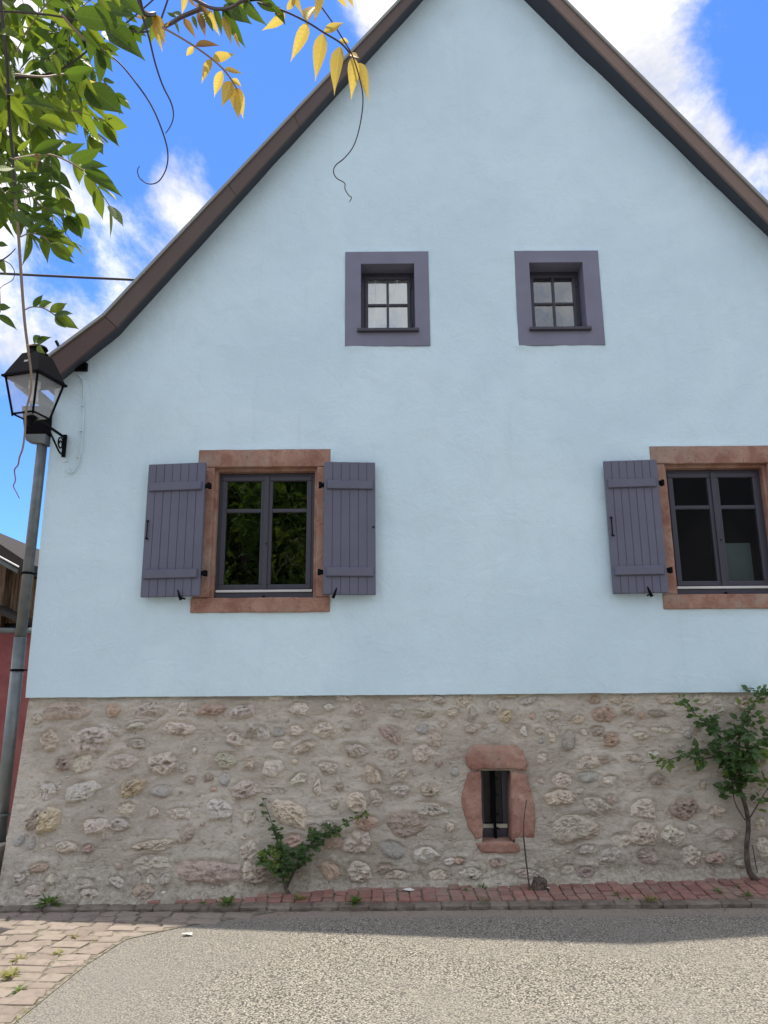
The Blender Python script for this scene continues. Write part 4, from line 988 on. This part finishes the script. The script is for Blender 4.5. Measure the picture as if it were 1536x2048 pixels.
def leaf_matrix(base, tip, wid, nrm):
    X = tip-base; L = X.length
    if L < 1e-5: return None
    x = X/L; z = nrm-x*nrm.dot(x)
    if z.length < 1e-4: z = x.orthogonal()
    z.normalize(); y = z.cross(x)
    m = Matrix.Identity(4)
    m.col[0][:3] = x*L; m.col[1][:3] = y*wid; m.col[2][:3] = z*L; m.col[3][:3] = base
    return m
class Foliage:                                  # leaves as single objects while they are large, the rest as one mesh
    def __init__(s): s.L = []
    def add(s, kind_, base, tip, wid, nrm, parent=None, keep=False):
        s.L.append((kind_, Vector(base), Vector(tip), wid, Vector(nrm), parent, keep))
    def build(s, owner, limit, name='leaflet', rest='foliage', seed=0):
        r = random.Random(seed)
        def size(l): return ((l[2]-l[1]).length)/max(.3, (l[1]-CP).length)+(10 if l[6] else 0)
        def inview(l):
            q = CM.transposed() @ (l[1]-CP)
            return q.z < 0 and abs(q.x/-q.z) < .56 and abs(q.y/-q.z) < .74
        L = sorted(s.L, key=lambda l: -(size(l)+(1 if inview(l) else 0)))
        for l in L[:limit]:
            m = leaf_matrix(l[1], l[2], l[3], l[4])
            if m is None: continue
            o = ob(name, LM[l[0]][r.randrange(len(LM[l[0]]))], l[5] or owner); o.matrix_world = m
        by = {}
        for l in L[limit:]: by.setdefault(l[0], []).append(l)
        for kd, ls in by.items():
            g = G(); src = LM[kd][0]; vv = [v.co.copy() for v in src.vertices]; ff = [tuple(p.vertices) for p in src.polygons]
            uvs = [None]*len(vv)
            for lp in src.loops: uvs[lp.vertex_index] = tuple(src.uv_layers[0].data[lp.index].uv)
            for l in ls:
                m = leaf_matrix(l[1], l[2], l[3], l[4])
                if m: g.put([m @ v for v in vv], ff, uvs)
            me = mesh(rest, g.v, g.f, None, True, g.uv); me.materials.append(src.materials[0])
            kind(ob(rest, me, owner), 'stuff')
def rv(r): return Vector((r.uniform(-1, 1), r.uniform(-1, 1), r.uniform(-1, 1)))
UP = Vector((0, 0, 1))

# ---- wisteria overhead at the left
r = random.Random(5)
wis = tag(empty('wisteria_vine'), 'wisteria with green and young yellow leaflets hanging in at the top left', 'vine')
F = Foliage()
def toward(p, tilt=.8): return ((CP-p).normalized()+rv(r)*tilt+UP*.25).normalized()
def spray(rach, leaflets, depth, kind_, stem, rad=.0018, wid=.95, jit=.03, name='spray'):
    P_ = [near(px, py, depth+jit*i) for i, (px, py) in enumerate(rach)]
    o = G().tube(smooth_path(P_, 4), rad, 5).obj(name, stem, wis)
    n = len(P_)
    for lf in leaflets:
        (bx, by, tx, ty) = lf[:4]; k = lf[4] if len(lf) > 4 else kind_
        # depth of the nearest point on the stalk
        dmin = min(range(n), key=lambda i: (rach[i][0]-bx)**2+(rach[i][1]-by)**2)
        d = depth+jit*dmin
        b = near(bx, by, d); t = near(tx, ty, d+r.uniform(-.02, .02)*depth)
        F.add(k, b, t, (t-b).length*wid*.62*r.uniform(.85, 1.1)*(lf[5] if len(lf) > 5 else 1), toward(b, .5), o, True)
    return o
S = lambda crop, L: [tuple([crop[0]+l[0]/crop[2], crop[1]+l[1]/crop[2], crop[0]+l[2]/crop[2], crop[1]+l[3]/crop[2]]+list(l[4:])) for l in L]
Rr = lambda crop, L: [(crop[0]+x/crop[2], crop[1]+y/crop[2]) for x, y in L]
C1 = (0, 0, 2.021); C5 = (0, 300, 5.12); C4 = (0, 0, 5.12); C6 = (260, 0, 5.12)
spray(Rr(C1, [(1040, 10), (1150, 45), (1243, 90), (1310, 132), (1375, 172), (1415, 215), (1440, 250)]),
      S(C1, [(1150, 50, 1068, 132), (1243, 92, 1176, 250), (1305, 135, 1272, 325), (1375, 188, 1343, 374), (1425, 232, 1427, 394), (1440, 255, 1495, 382), (1240, 88, 1275, -10), (1310, 130, 1394, 84), (1372, 162, 1421, 173), (1415, 215, 1450, 232), (1160, 40, 1205, -30), (1195, -60, 1205, 55), (1360, -40, 1402, 38), (1400, -40, 1430, 32), (1270, -60, 1297, 74), (1100, 30, 1155, 85, 'g')]), 1.15, 'y', 'dark_stem', .0016, 1.0)
spray(Rr(C6, [(330, 280), (500, 375), (660, 475), (840, 605), (960, 715), (1040, 820), (1090, 900)]),
      S(C6, [(650, 475, 565, 588), (670, 465, 915, 440, 'z'), (830, 608, 728, 838), (850, 595, 1072, 553), (945, 725, 850, 1000), (968, 705, 1165, 750), (1030, 830, 945, 1090), (1040, 812, 1165, 887), (1090, 900, 1102, 1200), (1095, 905, 1160, 1210), (1092, 900, 1150, 1000)]), 1.15, 'y', 'young_stem', .0016, 1.0)
spray(Rr(C6, [(90, -40), (130, 120), (200, 150), (250, 140)]), S(C6, [(200, 130, 55, 190, 'z'), (205, 150, 120, 330, 'g'), (230, 160, 232, 450, 'l'), (250, 150, 310, 480), (265, 150, 380, 460, 'z'), (255, 160, 352, 420)]), 1.2, 'y', 'dark_stem', .004, .8)
spray(Rr(C6, [(1500, -30), (1180, 5), (1050, 70), (950, 92), (820, 75), (640, -20)]),
      S(C6, [(560, -60, 540, 155), (550, 190, 680, 390, 'z'), (700, 120, 778, 385, 'z'), (740, 120, 860, 325, 'l', .6), (815, 100, 895, 360), (860, 70, 950, 350, 'g', .7), (950, 90, 1170, 480, 'g', .8), (960, 160, 1040, 455, 'y', .7), (1080, 340, 1115, 490, 'y', .6), (960, 50, 1245, 240, 'g', 1.15), (940, -60, 1205, 95, 'l', 1.2), (1180, -20, 1343, 255, 'g', .9), (1300, -40, 1536, 130, 'g', .8), (1380, 20, 1536, 140, 'g', .5), (600, -20, 680, 80, 'z'), (520, 170, 380, 110, 'g', .8), (700, 20, 810, 165, 'z')]), 1.15, 'y', 'dark_stem', .0030, .9)
spray(Rr(C6, [(720, 95), (530, 175), (430, 235), (365, 270)]), S(C6, [(440, 220, 355, 275, 'z'), (450, 225, 510, 330, 'l', .5), (470, 180, 370, 120, 'g'), (640, 160, 690, 300, 'l', .6)]), 1.15, 'g', 'dark_stem', .0036, .8)
spray(Rr(C1, [(250, 60), (300, 120), (360, 170), (420, 200)]), S(C1, [(420, 115, 572, 207, 'g', 1.25), (380, 20, 560, 65, 'g', 1.2), (330, 90, 468, 235, 'l', .55), (300, 60, 525, 100, 'g', 1.0), (385, -30, 470, 100, 'l', .7), (480, -30, 575, 58, 'g', 1.2), (330, 120, 425, 220, 'g', .6), (440, -60, 490, 30, 'l')]), 1.1, 'g', 'young_stem', .0018, .85)
spray(Rr(C1, [(60, 300), (180, 310), (260, 300), (320, 330)]), S(C1, [(345, 345, 497, 456, 'g', 1.55), (255, 300, 396, 284, 'g', 1.2), (325, 290, 410, 480, 'l', .8), (205, 220, 250, 300, 'l'), (180, 250, 245, 305, 'g'), (160, 480, 305, 528, 'l', 1.0), (85, 420, 255, 425, 'g', 1.1), (350, 320, 395, 340, 'y')]), 1.15, 'g', 'young_stem', .0016, .85)
spray(Rr(C1, [(60, 640), (130, 628), (205, 625), (280, 655), (335, 690)]), S(C1, [(210, 632, 243, 712, 'g', .9), (135, 615, 275, 562, 'g'), (235, 622, 345, 578, 'g', 1.1), (285, 652, 413, 602, 'g', 1.1), (325, 675, 432, 663, 'g', 1.35), (340, 692, 488, 772, 'g', 1.15), (70, 610, 128, 560, 'l', .7), (85, 640, 160, 650, 'g'), (148, 620, 150, 678, 'z', .8)]), 1.25, 'g', 'young_stem', .0016, .8)
spray(Rr(C5, [(212, 890), (300, 855), (430, 880), (520, 960)]), S(C5, [(310, 855, 455, 705), (360, 850, 600, 790), (430, 872, 695, 822), (480, 905, 825, 972, 'l', 1.0), (520, 965, 752, 1165), (530, 950, 755, 1100, 'l'), (470, 860, 555, 735), (420, 860, 720, 880, 'l')]), 1.6, 'g', 'young_stem', .0016, .8)
spray(Rr(C5, [(258, 1635), (340, 1605), (450, 1622), (560, 1690)]), S(C5, [(340, 1605, 440, 1478, 'g', 1.2), (400, 1612, 547, 1538, 'g', 1.3), (510, 1650, 690, 1568, 'l', 1.2), (555, 1690, 745, 1668, 'g', 1.1), (570, 1690, 803, 1832, 'l'), (565, 1700, 658, 1825, 'l')]), 1.75, 'g', 'young_stem', .0016, .85)
spray(Rr(C5, [(275, 2002), (330, 1995), (390, 2000)]), S(C5, [(350, 1985, 417, 1866), (385, 1995, 487, 1902, 'g', 1.2), (385, 2000, 440, 2080, 'l', 1.2)]), 1.8, 'g', 'young_stem', .0016, .85)
spray(Rr(C5, [(-60, 1720), (-20, 1650), (0, 1600), (-30, 960)]), S(C5, [(-20, 960, 76, 975, 'g', 1.2), (-20, 1605, 108, 1615, 'g', 1.1), (-30, 1690, 182, 1825, 'g'), (-20, 1130, 50, 1235, 'l'), (-40, 520, 70, 800, 'g', .7), (80, 640, 170, 782, 'g', .6), (30, 720, 130, 880, 'g', .5)]), 1.6, 'g', 'young_stem', .0018, .85)
spray(Rr(C5, [(60, 430), (180, 400), (330, 480), (420, 570), (480, 600)]), S(C5, [(180, 290, 440, 230), (360, 345, 518, 236), (410, 370, 628, 343), (260, 490, 440, 428), (360, 512, 570, 488), (430, 560, 635, 524), (310, 612, 462, 585), (480, 592, 675, 662), (340, 655, 550, 688), (250, 700, 432, 712), (170, 310, 400, 280), (120, 480, 300, 470), (160, 560, 330, 640), (350, 360, 530, 480), (80, 420, 260, 380), (130, 640, 330, 800)]), 1.75, 'g', 'young_stem', .0014, .75)
spray(Rr(C5, [(100, 80), (200, 95), (350, 40), (480, 50)]), S(C5, [(220, 95, 500, 60), (545, 50, 625, 280, 'g', .8), (150, 150, 255, 190, 'l', 1.4), (-40, 200, 150, 180, 'l', 1.4), (-30, 330, 160, 300, 'l', 1.3)]), 1.5, 'g', 'young_stem', .0016, .8)
# the mass of leaves behind
def compound(px, py, depth, kind_, r):
    p0 = near(px, py, depth)
    d = (rv(r)*.9+Vector((.35, .15, -.45))).normalized(); L = r.uniform(.18, .30)
    pts = [p0+d*L*t+Vector((0, 0, -.10*L*t*t*3)) for t in np.linspace(0, 1, 7)]
    side = d.cross(UP).normalized()
    nrm = (UP+rv(r)*.7).normalized()
    for i in range(1, 7):
        for s in (-1, 1):
            ld = (side*s*.8+d*.6+Vector((0, 0, -.6))+rv(r)*.35).normalized(); l = r.uniform(.06, .10)
            F.add(kind_ if r.random() < .8 else r.choice('gl'), pts[i], pts[i]+ld*l, l*r.uniform(.42, .6), (nrm+rv(r)*.55).normalized())
    F.add(kind_, pts[-1], pts[-1]+(d+Vector((0, 0, -.4))).normalized()*.07, .06, nrm)
    return pts
stalks = G()
for i in range(96):
    if i < 54: px, py = r.uniform(-120, 165), r.uniform(-100, 285)
    elif i < 60: px, py = r.uniform(-120, 70), r.uniform(280, 420)
    elif i < 66: px, py = r.uniform(60, 180), r.uniform(-140, -60)
    else: px, py = r.uniform(-420, -60), r.uniform(-420, 400)
    if py > 160 and px > 130: continue
    pts = compound(px-20, py-20, r.uniform(1.9, 3.0), r.choice('ggglll'), r)
    stalks.tube(pts, .0016, 4)
kind(stalks.obj('leaf_stalks', 'young_stem', wis), 'stuff')
def shoot(name, pts, depth, rads, m, grow=0.0):
    P_ = smooth_path([near(px, py, depth+grow*i) for i, (px, py) in enumerate(pts)], 5)
    rr = list(np.interp(np.linspace(0, 1, len(P_)), np.linspace(0, 1, len(rads)), rads))
    return G().tube(P_, rr, 6).obj(name, m, wis)
shoot('hanging_shoot', [(-4, -60), (3, 20), (14, 130), (19, 240), (26, 320), (31, 400)], 1.9, [.0042, .0040], 'dark_stem')
shoot('hanging_shoot', [(31, 400), (37, 470), (43, 560), (49, 640), (55, 690), (58, 712)], 1.9, [.0040, .0034], 'young_stem')
shoot('hanging_shoot', [(58, 712), (62, 745), (62, 780), (56, 805), (51, 830), (50, 860), (47, 888), (44, 902)], 1.9, [.0030, .0024], 'young_stem')
shoot('shoot_tip', [(44, 902), (39, 915), (36, 930), (29, 940), (31, 960), (27, 972), (33, 985), (39, 997)], 1.9, [.0022, .0012], 'red_stem')
shoot('tendril', [(170, 75), (205, 100), (240, 127), (275, 170), (302, 210), (322, 255), (335, 300), (333, 335), (318, 362), (298, 368), (280, 357), (275, 342), (279, 332)], 1.2, [.0013, .0012, .0007], 'dark_stem')
shoot('tendril', [(268, -30), (283, 25), (298, 75), (310, 125), (325, 170), (342, 205), (347, 230), (342, 250), (331, 267)], 1.2, [.0024, .0015, .0012, .0007], 'dark_stem')
shoot('tendril', [(640, 10), (665, 45), (690, 85), (705, 112), (720, 160), (726, 200), (720, 250), (708, 290), (690, 315), (672, 330), (667, 343), (673, 356), (689, 366), (690, 378), (697, 390), (703, 395), (699, 404)], 1.25, [.0012, .0010, .0007], 'dark_stem')
shoot('branch', [(345, -30), (325, 30), (310, 60), (240, 60), (100, 30), (-60, 20)], 1.5, [.0018, .002, .002], 'dark_stem')
shoot('branch', [(-80, 150), (40, 155), (120, 140), (190, 90), (260, 40), (350, -40)], 2.2, [.005, .003, .002], 'dark_stem')
shoot('tendril', [(0, 523), (12, 515), (22, 507), (31, 497)], 1.6, [.0018, .001], 'dark_stem')
shoot('tendril', [(8, 521), (22, 530), (29, 545), (25, 560), (8, 570), (0, 577)], 1.6, [.001, .0007], 'dark_stem')
F.build(wis, 300, 'leaflet', 'foliage', 3)

# ---- shrubs against the wall
MULT = 1.7
def shrub(name, label, stems, clumps, seed, lsize, kinds, limit):
    o = tag(empty(name), label, 'shrub'); r = random.Random(seed); F = Foliage()
    paths = []
    for pts, off, rads, m in stems:
        P_ = []
        for i, (px, py) in enumerate(pts):
            p = surf(px, min(py, 1790)); q = at(px, py, p.y-off-.02*math.sin(i*1.7)); P_.append(q)
        P_ = smooth_path(P_, 5); rr = list(np.interp(np.linspace(0, 1, len(P_)), np.linspace(0, 1, len(rads)), rads))
        G().tube(P_, rr, 6).obj('stem', m, o); paths.append(P_)
    def leafset(p, d, kd, s):
        # a pinnate leaf of three to five leaflets on a short stalk
        out = (d+rv(r)*.8+Vector((0, -.5, .15))).normalized(); L = s*r.uniform(.9, 1.5)
        tip = p+out*L; side = out.cross(UP).normalized(); nn = (UP*.7+Vector((0, -.8, 0))+rv(r)*.6).normalized()
        F.add(kd, tip, tip+(out+Vector((0, 0, -.3))).normalized()*s, s*.78, nn)
        for q in (.55, .95):
            for sg in (-1, 1):
                if r.random() < .15: continue
                b = p+out*L*q; F.add(kd, b, b+(side*sg+out*.5+Vector((0, 0, -.2))+rv(r)*.25).normalized()*s*.9, s*.70, (nn+rv(r)*.4).normalized())
    for (si, t0, t1, n, s, kd) in clumps:
        P_ = paths[si]
        for i in range(int(n*MULT)):
            t = r.uniform(t0, t1); k = int(t*(len(P_)-1)); p = P_[k]; d = (P_[min(k+1, len(P_)-1)]-P_[max(k-1, 0)]).normalized()
            leafset(p+rv(r)*.035, d*.4+rv(r)*.7, r.choice(kd), s*r.uniform(.8, 1.65))
    F.build(o, limit, 'leaf', 'foliage', seed)
    return o
DK, YS = 'bark', 'dark_stem'
shrub('rose_bush', 'tall leafy rose bush on a gnarled trunk at the right edge', [
    ([(1522, 1768), (1500, 1745), (1493, 1700), (1497, 1650), (1490, 1610), (1478, 1575)], .10, [.028, .020, .016], DK),
    ([(1478, 1575), (1462, 1545), (1440, 1515), (1405, 1518), (1370, 1512), (1335, 1520), (1292, 1526)], .13, [.009, .006, .002], YS),
    ([(1478, 1575), (1465, 1530), (1450, 1490), (1425, 1455), (1395, 1432), (1372, 1412), (1358, 1403)], .15, [.010, .006, .002], YS),
    ([(1480, 1578), (1478, 1520), (1480, 1470), (1495, 1430), (1512, 1400), (1522, 1384)], .16, [.010, .006, .002], YS),
    ([(1497, 1640), (1515, 1610), (1530, 1585), (1550, 1555)], .14, [.006, .002], YS),
    ([(1480, 1560), (1500, 1510), (1530, 1480), (1570, 1450)], .16, [.008, .003], YS),
    ([(1505, 1690), (1510, 1720), (1515, 1745)], .13, [.004, .004], YS),
    ([(1490, 1640), (1472, 1610), (1465, 1580), (1462, 1540)], .12, [.006, .004], DK)],
    [(1, .15, .55, 14, .050, 'rrr'), (1, .55, .85, 6, .042, 'rrs'), (1, .85, 1, 3, .026, 'ss'), (2, .1, .6, 26, .050, 'rrr'), (2, .55, .9, 9, .038, 'rs'), (2, .9, 1, 4, .022, 's'), (3, 0, .6, 32, .052, 'rrr'), (3, .5, 1, 16, .046, 'rrs'), (3, .9, 1, 3, .03, 's'),
     (4, .3, 1, 9, .046, 'rs'), (5, .1, 1, 26, .052, 'rrs'), (7, .5, 1, 10, .046, 'rr')], 4, .05, 'rs', 300)
shrub('rose_bush', 'small two-armed rose bush at the wall foot left of the cellar window', [
    ([(580, 1790), (572, 1778), (566, 1755), (562, 1720), (556, 1690)], .07, [.018, .010, .006], DK),
    ([(556, 1690), (548, 1660), (538, 1630), (530, 1608), (523, 1592)], .06, [.005, .003, .0015], YS),
    ([(572, 1778), (590, 1740), (612, 1700), (640, 1675), (680, 1652), (715, 1635), (738, 1620)], .08, [.010, .007, .003, .002], YS),
    ([(566, 1750), (545, 1725), (525, 1715)], .08, [.005, .002], YS),
    ([(568, 1770), (575, 1740), (580, 1700)], .10, [.006, .003], 'young_stem')],
    [(0, .45, 1, 26, .032, 'rrs'), (1, 0, .6, 9, .028, 'rr'), (1, .6, 1, 4, .018, 'r'), (2, .22, .62, 46, .033, 'rrr'), (2, .55, .9, 10, .026, 'rs'), (2, .93, 1, 2, .015, 'r'), (3, .2, 1, 20, .032, 'rss'), (4, .3, 1, 16, .032, 'rr')], 9, .03, 'rs', 300)
# bare cane and stump
p0 = surf(1060, 1776)
pts = [at(px, py, -.33+.03*i) for i, (px, py) in enumerate(((1059, 1777), (1055, 1745), (1050, 1700), (1047, 1665), (1049, 1630), (1053, 1600)))]
tag(G().tube(smooth_path(pts, 4), [.0062]*12+[.004]*9, 6).obj('bare_cane', 'dark_stem'), 'single bare upright cane in front of the cellar window', 'stick')
c = gnd(1080, 1776, .07); g = G(); r = random.Random(2)
vsr = []
for j, (h, rad) in enumerate(((-.01, .062), (.03, .055), (.06, .050), (.075, .035), (.062, .012))):
    for k in range(12): a = k*math.pi/6; q = rad*(1+.25*r.uniform(-1, 1)); vsr.append((c.x+q*math.cos(a), c.y+q*math.sin(a), c.z+h+.015*r.uniform(-1, 1)*(j > 1)))
fsr = [(j*12+k, j*12+(k+1) % 12, (j+1)*12+(k+1) % 12, (j+1)*12+k) for j in range(4) for k in range(12)]+[tuple(48+k for k in range(12))]
tag(mk('cut_stump', vsr, fsr, 'bark'), 'small dark cut stump on the pavement beside the bare cane', 'stump')

# ---- weeds in the joints
def weed(px, py, z, size, n, m, label, seed, flat=.5):
    c = gnd(px, py, z); r = random.Random(seed); g = G()
    for i in range(n):
        a = r.uniform(0, 6.28); el = r.uniform(flat*.3, 1.1); L = size*r.uniform(.5, 1.1); wd = size*r.uniform(.06, .13)
        d = Vector((math.cos(a)*math.cos(el), math.sin(a)*math.cos(el), math.sin(el))); s = Vector((-math.sin(a), math.cos(a), 0))
        b = c+Vector((math.cos(a), math.sin(a), 0))*size*r.uniform(0, .25)
        vv, uu = [], []
        for t, w_ in ((0, .4), (.3, 1), (.65, .8), (1, .05)):
            p = b+d*L*t+Vector((0, 0, -L*.35*t*t))
            vv += [p-s*wd*w_, p+Vector((0, 0, -wd*.25*w_)), p+s*wd*w_]; uu += [(t, -.5), (t, 0), (t, .5)]
        g.put(vv, [(k*3+q, k*3+q+1, k*3+q+4, k*3+q+3) for k in range(3) for q in range(2)], uu)
    tag(ob('weed', mesh('weed', g.v, g.f, m, True, g.uv)), label, 'weed', 'weeds along the kerb and in the joints')
KT = .06
for i, a in enumerate((
    (97, 1806, KT, .13, 40, 'weed_green', 'dark bushy weed on the kerb at the left wall corner'), (455, 1806, KT, .10, 34, 'weed_green', 'bright weed on the pavement left of the small rose bush'),
    (408, 1806, KT, .06, 14, 'weed_green', 'tiny weed just left of the bright pavement weed'), (712, 1803, KT, .10, 34, 'weed_green', 'flat grassy weed on the kerb right of the small rose bush'),
    (600, 1796, KT, .08, 24, 'weed_dry', 'yellowish weed at the foot of the small rose bush'), (966, 1776, KT, .07, 18, 'weed_green', 'small weed at the wall below the cellar window'),
    (968, 1802, KT, .06, 14, 'weed_green', 'low weed behind the kerb below the cellar window'), (932, 1782, KT, .05, 12, 'weed_green', 'sparse weed in the bricks left of the cellar window sill'),
    (1064, 1780, KT, .07, 20, 'weed_green', 'weed between the bare cane and the cut stump'), (1303, 1799, KT, .08, 24, 'weed_dry', 'pale yellow weed behind the kerb right of the stump'),
    (1233, 1788, KT, .05, 12, 'weed_green', 'thin weed among the bricks halfway from stump to rose'), (1256, 1800, KT, .05, 12, 'weed_green', 'little weed left of the pale yellow one'),
    (1433, 1783, KT, .06, 16, 'weed_green', 'weed among the bricks left of the rose trunk'), (1496, 1791, KT, .07, 20, 'weed_green', 'fresh light weed in front of the rose trunk'), (1470, 1775, KT, .06, 14, 'weed_green', 'weed row close to the rose trunk'),
    (22, 1952, .012, .10, 26, 'weed_dry', 'straw coloured tuft in the road setts at the left edge'), (38, 1980, .012, .07, 18, 'weed_green', 'green tuft in the road setts below the straw coloured one'),
    (40, 1922, .012, .07, 16, 'weed_dry', 'dry tuft in the setts above the straw coloured one'), (118, 1906, .012, .06, 14, 'weed_dry', 'dry tuft in the setts midway to the asphalt'), (150, 1876, .012, .06, 14, 'weed_dry', 'dry tuft in the setts at the shadow line'))):
    weed(*a, seed=40+i)
# grass and moss growing in the joints of the setts
g = G(); r = random.Random(8)
for i in range(500):
    x, y = r.uniform(-3.6, -1.85), r.uniform(-3.0, -.7); c = Vector((x, y, .003))
    if vnoise(x*2.2, y*2.2, 3) < .0: continue
    for k in range(5):
        a = r.uniform(0, 6.28); h = r.uniform(.006, .018); d = Vector((math.cos(a)*h*.7, math.sin(a)*h*.7, h)); s = Vector((-math.sin(a), math.cos(a), 0))*.0025; b = c+rv(r)*.012; b.z = .002
        g.put([b-s, b+s, b+d], [(0, 1, 2)], [(0, -.3), (0, .3), (1, 0)])
o = kind(ob('joint_grass', mesh('joint_grass', g.v, g.f, 'weed_dry', True, g.uv)), 'stuff'); o['label'] = 'sparse dry grass in the joints of the road setts'; o['category'] = 'grass'

# ---- litter
def scrap(px, py, z, s, label, seed):
    c = gnd(px, py, z); r = random.Random(seed)
    top = [(c.x+s*math.cos(a)*r.uniform(.7, 1.2), c.y+s*.6*math.sin(a)*r.uniform(.7, 1.2), c.z+.004+r.uniform(0, .012)) for a in np.linspace(0, 6.28, 8)[:-1]]
    n = len(top); g = G(); g.v = top+[(p[0], p[1], p[2]-.002) for p in top]; g.uv = [(0, 0)]*(2*n)
    g.f = [tuple(range(n)), tuple(reversed(range(n, 2*n)))]+[(k, (k+1) % n, n+(k+1) % n, n+k) for k in range(n)]
    tag(g.obj('paper_scrap', 'paper'), label, 'litter', 'scraps of white litter')
scrap(375, 1870, .006, .045, 'white scrap lying on the sunlit asphalt', 1)
scrap(815, 1781, .066, .05, 'flat white scrap on the brick pavement left of the cellar window', 2)
scrap(998, 1768, .08, .028, 'white scrap at the wall foot below the cellar window', 3)
scrap(1096, 1778, .07, .018, 'tiny white scrap just right of the cut stump', 4)
# loose grit swept along the kerb
g = G(); r = random.Random(3)
for i in range(900):
    x = r.uniform(-3.4, 4); y = -.66-abs(r.gauss(0, .10)); s = r.uniform(.002, .006)
    pts = [Vector((x, y, .004))+Vector((r.uniform(-1, 1), r.uniform(-1, 1), r.uniform(0, 1)))*s for _ in range(4)]
    g.put(pts, [(0, 1, 2), (0, 1, 3), (1, 2, 3), (0, 2, 3)])
o = kind(g.obj('grit', 'kerb_stone_mat'), 'stuff'); o['label'] = 'loose grit along the foot of the kerb'; o['category'] = 'grit'

g = G(); r = random.Random(13)
for i in range(260):
    x = r.uniform(-3.0, 3.6)
    if r.random() < .55: y = foot(x)-.08-abs(r.gauss(0, .05)); z = max(KZ, pave_z(y))+.006
    else: y = -.67-abs(r.gauss(0, .05)); z = .008
    if y < KY1 and y > KY0-.01: continue
    a = r.uniform(0, 6.28); L = r.uniform(.008, .024); d = Vector((math.cos(a), math.sin(a), r.uniform(-.1, .5)))*L; s_ = Vector((-math.sin(a), math.cos(a), r.uniform(-.3, .3)))*L*.35; c = Vector((x, y, z))
    g.put([c-d*.5, c+s_+Vector((0, 0, .003)), c+d*.5, c-s_+Vector((0, 0, .003))], [(0, 1, 2, 3)], [(0, 0), (.5, .5), (1, 0), (.5, -.5)])
o = kind(ob('fallen_leaves', mesh('fallen_leaves', g.v, g.f, 'leaf_bronze', False, g.uv)), 'stuff'); o['label'] = 'small dry leaf bits lying along the wall foot and kerb'; o['category'] = 'leaves'
# ---- trees across the street, mirrored in the panes
def tree(x, y, h, rad, label, seed, n=5200):
    o = tag(empty('tree'), label, 'tree', 'trees across the street behind the viewer'); r = random.Random(seed)
    g = G().tube(smooth_path([(x, y, 0), (x+.1, y, h*.25), (x-.1, y+.1, h*.5), (x, y, h*.85)], 3), [.20, .18, .16, .15, .13, .12, .1, .08, .06, .03], 8)
    lobes = []
    for k in range(30):
        a = r.uniform(0, 6.28); zz = .26+.7*(k+r.random())/30; rr = rad*r.uniform(.2, .75)*(1.15-abs(zz-.55))
        c = Vector((x+rr*math.cos(a), y+rr*math.sin(a), h*zz)); lobes.append((c, rad*r.uniform(.28, .5)))
        g.tube([(x, y, h*zz*.6), (c+Vector((x, y, h*zz*.6)))/2+Vector((0, 0, .2)), c], [.06, .04, .015], 5)
    g.obj('trunk', 'bark', o)
    src = LM['t'][0]; vv = [v.co.copy() for v in src.vertices]; ff = [tuple(p.vertices) for p in src.polygons]; G2 = G()
    quad = [Vector((0, 0, 0)), Vector((.5, -.3, .05)), Vector((1, 0, -.05)), Vector((.5, .3, .05))]
    for i in range(n):
        c, q = r.choice(lobes); d = rv(r).normalized()*q*(r.random()**.4); p = c+d
        ld = (rv(r)+Vector((0, 0, -.4))).normalized(); L = r.uniform(.12, .26)
        m = leaf_matrix(p, p+ld*L, L*.9, (UP+rv(r)).normalized())
        if m: G2.put([m @ v for v in quad], [(0, 1, 2, 3)], [(0, 0), (.5, -.5), (1, 0), (.5, .5)])
    ob('crown', mesh('crown', G2.v, G2.f, 'leaf_tree', False, G2.uv), o)
for i, a in enumerate(((-3.5, -13.2, 8.4, 2.6, 'broad leafy tree across the street opposite the left shuttered window'), (-5.2, -17.0, 9.4, 3.2, 'tall leafy tree across the street standing behind the broad one'))):
    tree(*a, seed=70+i, n=24000)

# ---- house across the street, mirrored in the cropped window
oh = tag(empty('house'), 'dark grey boarded house across the street behind the viewer', 'house')
HX0, HX1, HY = 5.2, 14.0, -15.0
G().put([(HX0, HY, 0), (HX1, HY, 0), (HX1, HY, 5.4), ((HX0+HX1)/2, HY, 9.6), (HX0, HY, 5.4), (HX0, HY-7, 0), (HX1, HY-7, 0), (HX1, HY-7, 5.4), ((HX0+HX1)/2, HY-7, 9.6), (HX0, HY-7, 5.4)],
        [(0, 1, 2, 3, 4), (5, 6, 7, 8, 9), (0, 4, 9, 5), (1, 2, 7, 6)]).obj('wall', 'grey_boards', oh)
mxh = (HX0+HX1)/2
for sgn in (-1, 1):
    e = (mxh+sgn*((HX1-HX0)/2+.4), 5.4-.38)
    A = [(mxh, 9.62), e, (e[0], e[1]+.18), (mxh, 9.80)]
    G().loft([(u, HY+.35, v) for u, v in A], [(u, HY-7.3, v) for u, v in A]).obj('roof', 'roof_tile', oh)
for xx in (6.6, 9.6, 12.6):
    wn_ = bars(xx-.5, xx+.5, 1.0, 2.3, .09, HY+.001, HY+.05).obj('window', 'window_paint', oh)
    G().box(xx-.41, xx+.41, HY+.004, HY+.012, 1.09, 2.21).obj('pane', 'dark_glass', wn_)
